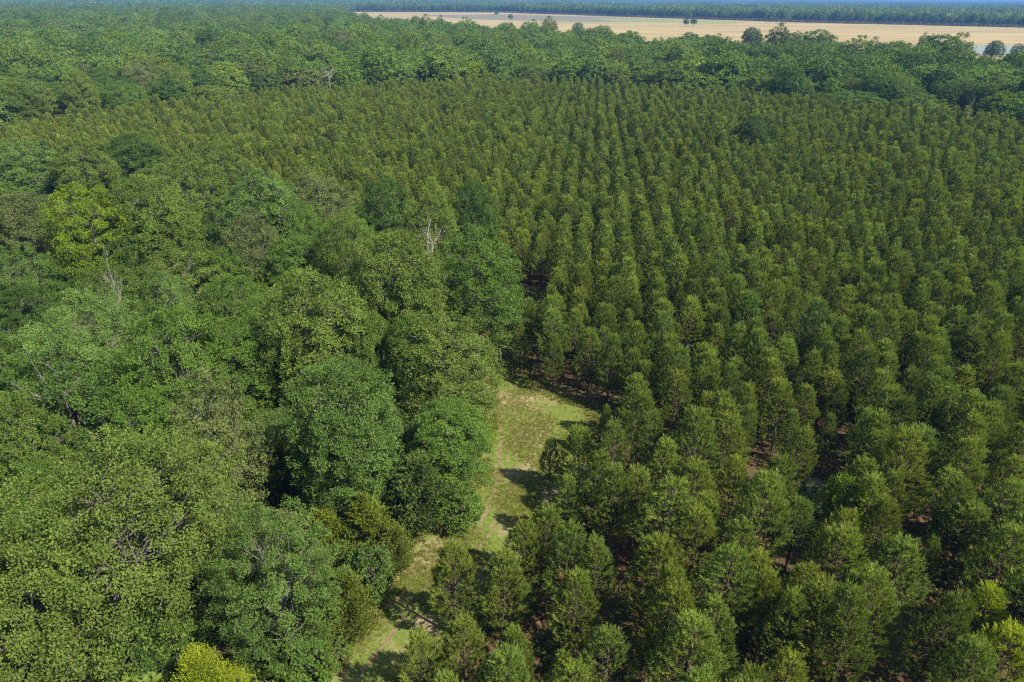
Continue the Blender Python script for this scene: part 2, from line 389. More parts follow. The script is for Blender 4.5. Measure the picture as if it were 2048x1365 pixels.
def cedar(seed, h=7.0, R=1.9, n=7000, fine=0.85):
    r = np.random.default_rng(seed); tk, cr = MB(), MB()
    tube(tk, [[0, 0, -0.2], [0.03, 0, h * 0.5], [0, 0.02, h * 0.95]], [0.15, 0.08, 0.01], 6)
    # upswept plumes
    npl = 130; SPs, SDs, Vv = [], [], []
    for k in range(npl):
        t = r.random() ** 1.25; z = h * (0.06 + 0.90 * t); a = k * 2.399 + r.normal(0, 0.2)
        L = (R * (1 - t) ** 0.75 * min(1, 0.6 + 2.5 * t) + 0.25) * (0.75 + 0.4 * r.random())
        out = np.array([math.cos(a), math.sin(a), 0])
        s = np.linspace(0.15, 1, 6); P = np.array([0, 0, z]) + out * (L * s)[:, None] + np.array([0, 0, 1]) * (L * (0.25 * s + 0.45 * s ** 2))[:, None]
        tube(tk, [[0, 0, z], P[2], P[-1]], [0.022, 0.013, 0.004], 3)
        m = n // npl; i = r.integers(0, 6, m); D = nrm(np.gradient(P, axis=0))[i]
        SPs.append(P[i] + r.normal(0, 0.13 + 0.05 * L, (m, 3)) * np.array([1, 1, 0.7])); SDs.append(nrm(D + r.normal(0, 0.38, (m, 3)) + [0, 0, 0.25])); Vv.append(0.34 + 0.26 * s[i] + r.normal(0, 0.09, m))
    P = np.concatenate(SPs); D = np.concatenate(SDs); v = np.clip(np.concatenate(Vv), 0, 1); n = len(P)
    leaves(cr, P, D, nrm(np.cross(D, rdir(r, n))), fine * 0.30 * (0.6 + 0.8 * r.random(n)), fine * 0.045 * (0.7 + 0.6 * r.random(n)), v)
    for k in range(2):
        dd = nrm(D + r.normal(0, 0.45, (n, 3)))
        leaves(cr, P + D * 0.06, dd, nrm(np.cross(dd, rdir(r, n))), fine * 0.22 * (0.6 + 0.8 * r.random(n)), fine * 0.04 * (0.7 + 0.6 * r.random(n)), v)
    return tk, cr

def snag(seed, h=11.0, spread=0.5, first=0.35, nb=8):
    r = np.random.default_rng(seed); tk, cr = MB(), MB()
    n = 7; z = np.linspace(-0.3, h, n); sw = np.cumsum(r.normal(0, 0.16, (n, 2)), 0); sw[0] = 0
    ax = np.column_stack([sw, z]); tube(tk, ax, np.linspace(0.19, 0.025, n), 7)
    def grow(p, d, L, rad, depth):
        k = 4; P = [p]
        for i in range(k):
            d = nrm(d + r.normal(0, 0.20, 3) + [0, 0, 0.10]); P.append(P[-1] + d * L / k)
        tube(cr, P, np.linspace(rad, rad * 0.35, k + 1), 4)
        if depth:
            for i in range(3):
                q = P[1 + r.integers(0, k)]
                grow(q, nrm(d + r.normal(0, 0.65, 3) + [0, 0, 0.2]), L * (0.4 + 0.2 * r.random()), rad * 0.5, depth - 1)
    for k in range(nb):
        zz = h * (first + (0.95 - first) * r.random()); a = k * 2.4 + r.normal(0, 0.3)
        p = np.array([np.interp(zz, z, ax[:, 0]), np.interp(zz, z, ax[:, 1]), zz])
        grow(p, nrm(np.array([math.cos(a) * spread, math.sin(a) * spread, 0.55])), h * (0.15 + 0.12 * r.random()), 0.06, 2)
    return tk, cr

def lump(seed, n=24, span=62.0):
    """patch of far woodland: n separate crowns, few faces each"""
    r = np.random.default_rng(seed); mb = MB()
    g = int(math.sqrt(n)); 
    for i in range(g):
        for j in range(g):
            c = np.array([(i + 0.5 + r.normal(0, 0.2)) / g - 0.5, (j + 0.5 + r.normal(0, 0.2)) / g - 0.5]) * span
            R = span / g * (0.50 + 0.22 * r.random()); h = 12 + 6 * r.random()
            m = 85; d = rdir(r, m); d[:, 2] = np.abs(d[:, 2]) * 1.0 - 0.30 * r.random(m); d = nrm(d)
            lob = rdir(r, 5); ev = 0.82 + 0.3 * np.clip((d @ lob.T - 0.5) / 0.5, 0, 1).max(1)
            P = np.array([c[0], c[1], h * 0.62]) + d * np.array([R, R, h * 0.40]) * ev[:, None]
            T1 = nrm(np.cross(d, rdir(r, m))); T2 = nrm(np.cross(d, T1) + r.normal(0, 0.35, (m, 3)))
            leaves(mb, P - T1 * 1.1, T1, T2, np.full(m, 2.6), np.full(m, 1.0), np.clip(0.5 + r.normal(0, 0.12) + r.normal(0, 0.12, m), 0, 1))
            tube(mb, [[c[0], c[1], -0.3], [c[0], c[1], h * 0.6]], [0.35, 0.2], 4, m=1)
    return mb

# pines: the near ones fine, those for the mass slightly coarser
PINE_SPEC = [dict(h=9.0, rad=1.45, taper=0.95), dict(h=9.4, rad=1.55, taper=0.85), dict(h=8.6, rad=1.35, taper=1.0), dict(h=9.6, rad=1.5, base=0.30, taper=0.9), dict(h=8.2, rad=1.6, taper=0.8, base=0.2), dict(h=9.1, rad=1.25, taper=1.1, dens=1.0), dict(h=9.0, rad=1.5, taper=0.9, dens=0.75, base=0.34), dict(h=8.8, rad=1.65, taper=0.75)]
PINES = []
for i, k in enumerate(PINE_SPEC):
    tk, cr = pine(100 + i, **k)
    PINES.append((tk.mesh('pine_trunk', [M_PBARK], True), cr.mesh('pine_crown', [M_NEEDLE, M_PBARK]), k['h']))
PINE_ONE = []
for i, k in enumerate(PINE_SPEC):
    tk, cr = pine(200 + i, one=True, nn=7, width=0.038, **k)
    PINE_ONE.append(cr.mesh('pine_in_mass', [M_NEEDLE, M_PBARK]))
BROAD_SPEC = {
    'oak': dict(h=15, R=6.0, nclump=125, crad=1.35, sub=22, nleaf=32, leaf=0.118),
    'oak_lumpy': dict(h=15, R=5.0, nclump=135, crad=1.15, sub=18, nleaf=26, leaf=0.15, vert=0.42),
    'round': dict(h=13, R=4.2, nclump=120, crad=1.05, sub=16, nleaf=26, leaf=0.14, vert=0.44, cz=0.56),
    'round_b': dict(h=14, R=4.6, nclump=135, crad=1.05, sub=15, nleaf=25, leaf=0.14, vert=0.45, cz=0.55),
    'lacy': dict(h=14, R=4.6, nclump=120, crad=1.2, sub=17, nleaf=24, leaf=0.165, narrow=0.32, lacy=0.7, droop=0.10, flat=0.6),
    'lacy_b': dict(h=15, R=4.8, nclump=135, crad=1.1, sub=17, nleaf=24, leaf=0.16, narrow=0.32, lacy=0.55, droop=0.04, flat=0.65, vert=0.43),
    'sparse': dict(h=14, R=4.2, nclump=110, crad=1.05, sub=14, nleaf=20, leaf=0.15, gap=0.10, twig=40, limbs=11),
    'bush': dict(h=5, R=2.2, nclump=42, crad=0.7, sub=10, nleaf=14, leaf=0.20, vert=0.48, cz=0.5, twig=8),
}
BROAD = {}
for i, (n_, k) in enumerate(BROAD_SPEC.items()):
    tk, cr = broad(300 + i, **k)
    X = np.concatenate(cr.v); R_ = float(np.percentile(np.hypot(X[:, 0], X[:, 1]), 97)); zt = float(np.percentile(X[:, 2], 99)); zb = float(np.percentile(X[:, 2], 4))
    BROAD[n_] = (tk.mesh(n_ + '_trunk', [M_BARK], True), cr.mesh(n_ + '_crown', [M_LEAF]), zt, R_, 0.5 * (zt + zb) / zt)
BROAD_ONE = []
for i, k in enumerate([dict(h=15, R=5.6, nclump=100, crad=1.4), dict(h=14, R=4.8, nclump=85, crad=1.35, vert=0.43), dict(h=16, R=5.2, nclump=85, crad=1.4, vert=0.42), dict(h=13, R=4.6, nclump=75, crad=1.3, lacy=0.4), dict(h=15, R=4.6, nclump=70, crad=1.3, gap=0.08), dict(h=12, R=4.2, nclump=70, crad=1.2)]):
    tk, cr = broad(400 + i, one=True, sub=10, nleaf=9, leaf=0.40, limbs=5, twig=8, **k)
    BROAD_ONE.append(cr.mesh('tree_in_mass', [M_LEAF, M_BARK]))
CEDAR = []
for i, k in enumerate([dict(h=7.5, R=1.9), dict(h=6.5, R=2.1), dict(h=8.0, R=1.7), dict(h=7.0, R=2.0, n=30000, fine=0.38)]):
    tk, cr = cedar(500 + i, **k); CEDAR.append((tk.mesh('cedar_trunk', [M_BARK], True), cr.mesh('cedar_crown', [M_CEDAR]), k['h'], k['R']))
SNAG = []
for i, k in enumerate([dict(h=12.0, spread=0.35, first=0.4), dict(h=12.5, spread=0.9, first=0.72, nb=7), dict(h=12, spread=0.6, first=0.3, nb=10)]):
    tk, cr = snag(600 + i, **k); md_ = M_BLEACH if i == 1 else M_DEAD; SNAG.append((tk.mesh('snag_trunk', [md_], True), cr.mesh('snag_limbs', [md_]), k['h']))
LUMP = [lump(700 + i).mesh('woodland_patch', [M_LEAF, M_BARK]) for i in range(4)]

# ------------------------------------------------------------------ objects
def obj(name, me, parent=None, **props):
    o = bpy.data.objects.new(name, me); COL.objects.link(o)
    if parent: o.parent = parent
    for k, v in props.items(): o[k] = v
    return o

LABELS = set()
def thing(name, label, cat, loc, rotz=0.0, scale=(1, 1, 1), group=None, meshes=(), tint=(0.06, 0.1, 0.03), parts=('trunk', 'crown')):
    e = obj(name, None); e.empty_display_size = 0.5
    e.location = (float(loc[0]), float(loc[1]), float(loc[2]) if len(loc) > 2 else 0.0); e.rotation_euler = (0, 0, float(rotz)); e.scale = [float(s) for s in scale]
    if name == 'pine_tree': e.rotation_euler = (float(rng.normal(0, 0.035)), float(rng.normal(0, 0.035)), float(rotz))
    e['label'] = label; e['category'] = cat
    if group: e['group'] = group
    LABELS.add(label)
    for pn, me in zip(parts, meshes):
        o = obj(pn, me, e); o['tint'] = [float(c) for c in tint]
    return e

def structure(name, verts, faces, material, label=None, kind='structure'):
    me = bpy.data.meshes.new(name); me.from_pydata([tuple(map(float, v)) for v in verts], [], faces); me.materials.append(material); me.update()
    o = obj(name, me, kind=kind)
    if label: o['label'] = label
    return o

def sheet(name, poly, z, material, label, kind='structure'):
    import mathutils.geometry as mg
    P = [Vector((float(p[0]), float(p[1]), z)) for p in poly]
    tri = mg.tessellate_polygon([P])
    fs = []
    for a, b, c in tri:
        n = (P[b] - P[a]).cross(P[c] - P[a]); fs.append((a, b, c) if n.z > 0 else (a, c, b))
    return structure(name, P, fs, material, label, kind)

def soften(poly, step, amp, seed):
    """denser outline with a natural wobble"""
    r = np.random.default_rng(seed); poly = np.asarray(poly)[:, :2]; out = []
    for a, b in zip(poly, np.roll(poly, -1, 0)):
        n = max(1, min(60, int(np.linalg.norm(b - a) / step)))
        for i in range(n): out.append(a + (b - a) * i / n + r.normal(0, amp, 2) * (1 if i else 0.3))
    return np.array(out)

def px(pts, z=0.0): return np.array([at(u, v, z) for u, v in pts])

FAR = 14000.0
gv = [(-FAR, -300), (FAR, -300), (FAR, FAR), (-FAR, FAR)]
structure('ground', [(x, y, 0.0) for x, y in gv], [(0, 1, 2, 3)], M_LITTER, 'rust brown forest floor of needles and leaf litter under the trees')

# outline of the open grass track, its left edge first (photo pixels on the ground)
TL = [(560, 1500), (600, 1420), (650, 1340), (735, 1240), (800, 1120), (870, 1040), (930, 980), (968, 900), (975, 840), (965, 765), (975, 700), (1010, 640), (1040, 590)]
TR = [(1075, 590), (1070, 640), (1035, 700), (1040, 750), (1110, 790), (1190, 815), (1200, 850), (1175, 920), (1150, 990), (1120, 1090), (1060, 1180), (960, 1260), (890, 1360), (840, 1500)]
track = soften(px(TL + TR), 1.6, 0.25, 3)
sheet('grass_track', track, 0.006, M_TRACK, 'mown grass track with straw patches between broadleaf wood and pine plantation')
pc = px([(997, 770), (1000, 830), (1002, 880), (999, 930), (990, 980), (975, 1020), (950, 1060), (900, 1120), (850, 1180), (790, 1260), (735, 1330), (690, 1400)])
def ribbon(name, c, half, z, m, label, seed):
    r = np.random.default_rng(seed); t = np.linspace(0, len(c) - 1, 70); X = np.column_stack([np.interp(t, np.arange(len(c)), c[:, i]) for i in (0, 1)])
    d = nrm(np.gradient(X, axis=0)); n = np.column_stack([-d[:, 1], d[:, 0]]); wv = half * (0.6 + 0.8 * r.random(len(X)))
    V = [(*(X[i] + n[i] * wv[i]), z) for i in range(len(X))] + [(*(X[i] - n[i] * wv[i]), z) for i in range(len(X))]
    k = len(X); structure(name, V, [(i + 1, i, k + i, k + i + 1) for i in range(k - 1)], m, label)
ribbon('footpath', pc, 0.15, 0.011, M_PATH, 'thin trodden line running along the grass track', 4)
ribbon('wheel_rut', pc[:9] + np.array([1.55, 0.1, 0]), 0.10, 0.012, M_PATH, 'fainter second wheel line beside the trodden line on the grass track', 14)

gap_c = at(1590, 1000)[:2]; ga = np.linspace(0, 2 * math.pi, 40, endpoint=False); gr = 3.6 + 0.5 * np.sin(3 * ga) + rng.normal(0, 0.18, 40)
sheet('sandy_gap', np.column_stack([gap_c[0] + 1.35 * gr * np.cos(ga), gap_c[1] + gr * np.sin(ga)]), 0.007, M_TRACK, 'small straw and grass opening between the plantation pines')
# hay field, ploughed strip, far pastures, river
field = np.vstack([px([(690, 31), (760, 40), (900, 52), (1130, 67), (1280, 78), (1600, 88), (1900, 100), (2100, 106), (2700, 130)], 14.0), px([(2900, 80), (2300, 62), (2048, 56), (1600, 45.5), (1300, 36), (1000, 25.5), (700, 24.5)])])
sheet('hay_field', soften(field, 60, 2.5, 5), 0.05, M_FIELD, 'wide pale straw coloured hay field beyond the woods')
sheet('ploughed_strip', soften(px([(840, 31), (1000, 29.5), (1150, 33), (1280, 37.5), (1400, 42), (1480, 46), (1300, 45), (1150, 44.5), (1000, 41), (900, 37)]), 60, 3, 6), 0.10, M_PLOUGH, 'long grey bare strip across the hay field')
sheet('pasture_strip', soften(px([(1180, 37), (1310, 38), (1420, 42), (1500, 46), (1430, 48), (1330, 46), (1230, 43)]), 60, 3, 8), 0.14, M_PASTURE, 'green tinged strip of the hay field in front of the far woods')
CLEAR = [[(1245, 9), (1330, 10), (1335, 16), (1290, 20), (1240, 14)], [(1395, 9.5), (1470, 10), (1530, 15), (1560, 18), (1480, 17), (1400, 13)], [(1240, 22), (1290, 22.5), (1285, 27), (1240, 26)], [(1580, 8), (1650, 9), (1650, 11), (1590, 11)], [(775, 15), (800, 15), (805, 21), (775, 21)]]
clearw = [px(c) for c in CLEAR]
for i, c in enumerate(clearw):
    sheet('pasture', soften(c, 60, 4, 20 + i), 0.06, M_FIELD if i != 4 else M_PASTURE, ['wide pale clearing below the horizon beside the pale barn', 'long pale clearing in the distant woods behind the close pair of field trees', 'small pale clearing at the near end of the far woods', 'thin pale clearing furthest off in the distant woods', 'small green clearing in the treeline above the far end of the hay field'][i])
rv = px([(1900, 97), (1960, 91.5), (2048, 93.5), (2200, 98), (2400, 104), (2400, 122), (2150, 112), (2020, 110), (1940, 106)])
sheet('river_bank', soften((rv[:, :2] - rv[:, :2].mean(0)) * 1.06 + rv[:, :2].mean(0), 25, 2, 31), 0.10, M_BANK, 'muddy bank round the river bend')
sheet('river', soften(rv, 25, 1.5, 30), 0.16, M_WATER, 'bright bend of river water between dark trees and hay field')

# ------------------------------------------------------------------ scatter for what nobody could count
def source(name, meshes):
    c = bpy.data.collections.new(name)
    for i, me in enumerate(meshes):
        o = bpy.data.objects.new('%s_%02d' % (name, i), me); c.objects.link(o)
    return c

def scatter(name, label, coll, P, idx, rot, scl, tint, kind='stuff'):
    n = len(P)
    me = bpy.data.meshes.new(name); me.vertices.add(n); me.vertices.foreach_set('co', np.asarray(P, np.float32).ravel())
    def attr(nm, ty, field, arr):
        a = me.attributes.new(nm, ty, 'POINT'); a.data.foreach_set(field, arr)
    attr('idx', 'INT', 'value', np.asarray(idx, np.int32))
    r3 = rng.normal(0, 0.03, (n, 3)).astype(np.float32); r3[:, 2] = rot; attr('rot', 'FLOAT_VECTOR', 'vector', r3.ravel())
    attr('scl', 'FLOAT_VECTOR', 'vector', np.asarray(scl, np.float32).ravel())
    attr('tint', 'FLOAT_VECTOR', 'vector', np.asarray(tint, np.float32).ravel())
    o = obj(name, me, kind=kind, label=label)
    g = bpy.data.node_groups.new(name, 'GeometryNodeTree')
    g.interface.new_socket('Geometry', in_out='INPUT', socket_type='NodeSocketGeometry'); g.interface.new_socket('Geometry', in_out='OUTPUT', socket_type='NodeSocketGeometry')
    N, L = g.nodes, g.links
    gi = N.new('NodeGroupInput'); go = N.new('NodeGroupOutput')
    ci = N.new('GeometryNodeCollectionInfo'); ci.inputs[0].default_value = coll; ci.inputs['Separate Children'].default_value = True; ci.inputs['Reset Children'].default_value = True
    ip = N.new('GeometryNodeInstanceOnPoints'); ip.inputs['Pick Instance'].default_value = True
    def na(nm, ty):
        x = N.new('GeometryNodeInputNamedAttribute'); x.data_type = ty; x.inputs[0].default_value = nm; return x.outputs[0]
    L.new(gi.outputs[0], ip.inputs['Points']); L.new(ci.outputs[0], ip.inputs['Instance'])
    L.new(na('idx', 'INT'), ip.inputs['Instance Index']); L.new(na('scl', 'FLOAT_VECTOR'), ip.inputs['Scale'])
    er = N.new('FunctionNodeEulerToRotation'); L.new(na('rot', 'FLOAT_VECTOR'), er.inputs[0]); L.new(er.outputs[0], ip.inputs['Rotation'])
    L.new(ip.outputs[0], go.inputs[0])
    md = o.modifiers.new('scatter', 'NODES'); md.node_group = g
    return o

def visible(P, z=8.0, mu=140, mv=260, near=14):
    Q = np.array(P, float).copy(); Q = np.column_stack([Q[:, 0], Q[:, 1], np.full(len(Q), z)])
    pr = project(Q); d = np.linalg.norm(Q[:, :2], axis=1)
    m = mu + 9000.0 / np.maximum(d, 1)        # a wider margin close by, so that a step aside still finds trees
    return (pr[:, 2] > 1) & (pr[:, 0] > -m) & (pr[:, 0] < W + m) & (pr[:, 1] < H + mv) & (Q[:, 1] > near)

def place_words(p, z):
    q = project(np.array([[p[0], p[1], z]]))[0]
    return q[0] / W * 100, q[1] / H * 100

# --- outlines of the two woods
STAND_BACK = [(1010, 440), (930, 405), (850, 400), (760, 395), (690, 375), (600, 340), (450, 312), (300, 285), (100, 268), (0, 268), (-400, 275)]
stand_back = px(STAND_BACK, 11.0)
stand = np.vstack([px(TL[:-1])[::1] + np.array([-1.2, 0, 0]), px([(1035, 600)]) + [-2.0, 0, 0], stand_back, np.array([[-260, 150, 0], [-260, 5, 0], [-20, 5, 0]])])
PL = [(800, 1600), (860, 1440), (905, 1330), (985, 1240), (1075, 1165), (1125, 1060), (1160, 960), (1190, 880), (1205, 835), (1120, 795), (1045, 755), (1045, 690), (1080, 640), (1085, 590)]
far_edge = px([(-500, 262), (-300, 250), (0, 237), (200, 217), (330, 192), (600, 170), (850, 158), (1050, 152), (1250, 162), (1450, 172), (1700, 200), (2048, 228), (2500, 268)], 8.5)
plant = np.vstack([px(PL), stand_back + np.array([0.5, 2.0, 0]), np.array([[-260, 165, 0], far_edge[0]]), far_edge, np.array([[300, 60, 0], [120, 5, 0], [5, 5, 0]])])

# ------------------------------------------------------------------ pines
# pines along the track, placed one by one: tip pixel, height
EDGE = [(905, 1088, 9.4, 1.1, 'full pine at the foot of the grass track, its shadow across the turf'),
        (1002, 1108, 9.0, 1.05, 'broad pine behind the foot of the track, second from its lower bend'),
        (1088, 1003, 9.2, 1.15, 'tall pine leaning over the straw patch, a bare trunk showing below its crown'),
        (1106, 876, 6.2, 0.95, 'small lone pine standing out into the middle of the grass track'),
        (1168, 848, 8.4, 1.1, 'dense pine just behind the small lone pine on the track'),
        (1218, 808, 6.6, 0.8, 'slender young pine at the right corner of the grass opening'),
        (848, 1262, 8.4, 1.0, 'pine lowest along the track, nearest the bottom edge of the picture'),
        (930, 1240, 8.6, 1.0, 'light green pine in front of the full pine at the foot of the track'),
        (1030, 1262, 8.2, 1.0, 'pine low in front of the broad pine beside the lower track'),
        (1140, 955, 7.8, 0.95, 'pine between the lone pine and the one leaning over the straw patch'),
        (1200, 900, 8.6, 1.1, 'bushy pine behind the shadow line right of the lone pine'),
        (1205, 1075, 8.8, 1.05, 'grey green pine two trees right of the straw patch'),
        (1280, 935, 8.8, 1.1, 'pine at the edge of the dark gap right of the track'),
        (1045, 636, 8.2, 0.9, 'narrow pine at the upper neck of the track where it narrows'),
        (1112, 588, 9.2, 1.0, 'pine in the front row just right of the narrow neck of the track'),
        (1185, 655, 8.8, 1.05, 'front row pine above the head of the grass opening'),
        (1110, 668, 8.2, 0.9, 'front row pine with bare lower trunk over the head of the opening'),
        (1278, 745, 9.0, 1.15, 'large pine over the right corner of the grass opening'),
        (1462, 830, 9.6, 1.25, 'big bright pine standing left of the sandy gap in the plantation'),
        (1610, 850, 8.8, 1.05, 'dull green pine at the back of the sandy gap'),
        (1690, 1055, 9.2, 1.2, 'broad bright pine standing in front of the sandy gap'),
        (1985, 1165, 8.8, 1.25, 'vivid yellow green pine by the bottom corner opposite the largest oak'),
        (2040, 1255, 8.6, 1.2, 'yellow green pine cut by the picture edge at the bottom corner')]
HOLES = [(1478, 318, 4.0), (1540, 312, 3.0), (1590, 1000, 3.4), (1580, 1085, 2.2), (1860, 1340, 2.5), (1240, 955, 2.2), (1370, 965, 2.6), (1500, 985, 2.6), (1880, 1290, 3.0), (1660, 1260, 1.2), (1490, 335, 7.5), (1460, 640, 1.2), (1600, 700, 1.3), (1320, 560, 1.3)]
edge_xy = np.array([at(u, v, h * 0.9)[:2] for u, v, h, s, t in EDGE])
az = math.radians(6.2); ex_, ey_ = np.array([math.cos(az), -math.sin(az)]), np.array([math.sin(az), math.cos(az)])
RS, IS = 3.25, 2.45
gi_, gj_ = np.meshgrid(np.arange(-110, 110), np.arange(0, 172))
r = np.random.default_rng(11)
off_row = r.random(220) * IS
G = gi_.ravel()[:, None] * RS * ex_ + (gj_.ravel()[:, None] * IS + off_row[gi_.ravel() + 110][:, None]) * ey_ + r.normal(0, 0.42, (gi_.size, 2))
ok = inpoly(G, plant) & visible(G, 8.5) & (r.random(len(G)) > 0.07)
for u, v, rad_ in HOLES: ok &= np.linalg.norm(G - at(u, v)[:2], axis=1) > rad_
ok &= (np.linalg.norm(G[:, None] - edge_xy[None], axis=2).min(1) > 2.3)
ok &= ~inpoly(G, px(TL + TR))
ok &= G[:, 1] > 12
ok &= ~((project(np.column_stack([G, np.full(len(G), 4.0)]))[:, 2] < 80) & (r.random(len(G)) < 0.11))   # the front of the plantation stands more open
G = G[ok]
pr = project(np.column_stack([G, np.full(len(G), 8.0)]))
n = len(G)
zscale = np.clip(np.where(r.random(n) < 0.06, r.uniform(0.5, 0.7, n), r.normal(0.89, 0.09, n)), 0.5, 1.15); wscale = zscale * np.clip(r.normal(1.09, 0.15, n), 0.75, 1.55)
near_b = np.clip(0.50 - pr[:, 2] / 200.0, 0.0, 0.30); wscale *= 1 + near_b + np.clip(pr[:, 2] / 3000.0, 0, 0.07)
PINE_C = np.array([0.116, 0.151, 0.026])
def pine_tints(n, r):
    b = np.clip(r.normal(1.0, 0.14, n), 0.65, 1.5)[:, None]; hue = r.normal(0, 1, n)[:, None]
    return PINE_C * b * (1 + hue * np.array([0.065, 0.015, -0.08]))
tints = pine_tints(n, r); var = r.integers(0, 8, n); rots = r.random(n) * 6.283
inframe = (pr[:, 0] > 0) & (pr[:, 0] < W) & (pr[:, 1] > 0) & (pr[:, 1] < H + 30)
order = np.argsort(np.where(inframe, pr[:, 2], 1e9))
single = order[:278]
def look(tint, ws, zs):
    b = tint[1] / PINE_C[1]; hue = tint[0] / tint[1] / (PINE_C[0] / PINE_C[1])
    a = 'pale' if b > 1.18 else 'dark' if b < 0.84 else ''
    c = 'olive' if hue > 1.05 else 'cool green' if hue < 0.95 else 'green'
    s = 'broad' if ws > 1.15 else 'slender' if ws < 0.92 else 'tall' if zs > 0.93 else 'short' if zs < 0.78 else ''
    return ' '.join(x for x in (s, a, c) if x)
PG = 'young pines planted in rows right of the track'
for k, (u, v, h, s, lab) in enumerate(EDGE):
    h *= 0.9; s *= 1.1
    p = at(u, v, h); i = k % 8; f = h / (PINES[i][2] + 0.45)
    thing('pine_tree', lab, 'pine', (p[0], p[1], 0), rots[k], (f * s * 1.1, f * s * 1.1, f), PG, PINES[i][:2], PINE_C * (1.05 + 0.12 * math.sin(k * 2.3)) * (np.array([1 + 0.05 * math.cos(k), 1, 1]) if 'yellow' not in lab else np.array([1.7, 1.55, 0.7])))
ONES = 'zero one two three four five six seven eight nine ten eleven twelve thirteen fourteen fifteen sixteen seventeen eighteen nineteen'.split()
TENS = 'x x twenty thirty forty fifty sixty seventy eighty ninety'.split()
def spell(k):
    k = int(max(0, min(99, round(k))))
    return ONES[k] if k < 20 else TENS[k // 10] + ('-' + ONES[k % 10] if k % 10 else '')
def auto_label(fmt, p, z):
    a, b = place_words(p, z)
    for da, db in ((0, 0), (.5, 0), (-.5, 0), (0, .5), (0, -.5), (.5, .5), (-.5, .5), (1, 0), (-1, 0), (0, 1), (0, -1), (1, 1), (-1, -1)):
        lab = fmt % (spell(a + da), spell(b + db))
        if lab not in LABELS: break
    return lab
for i in single:
    me = PINES[var[i]]
    lab = auto_label(look(tints[i], wscale[i], zscale[i]) + ' plantation pine, tip %s percent across and %s percent down', (G[i, 0], G[i, 1]), me[2] * zscale[i])
    thing('pine_tree', lab, 'pine', (G[i, 0], G[i, 1], 0), rots[i], (wscale[i], wscale[i], zscale[i]), PG, me[:2], tints[i])
rest = np.setdiff1d(np.arange(n), single)
SRC_P = source('pine_shape', PINE_ONE)
scatter('pine_plantation', 'dense rows of plantation pines stretching back to the broadleaf woods', SRC_P, np.column_stack([G[rest], np.zeros(len(rest))]), var[rest], rots[rest], np.column_stack([wscale[rest]] * 2 + [zscale[rest]]), tints[rest])
for u, v, t in ((366, 283, 'rust brown dead pine among green ones at the upper left'), (603, 278, 'rust brown dead pine above the grey olive tree')):
    p = at(u, v, 9.3); thing('pine_tree', t, 'pine', (p[0], p[1], 0), 1.0, (0.9, 0.9, 1.03), PG, PINES[2][:2], (0.16, 0.10, 0.05))

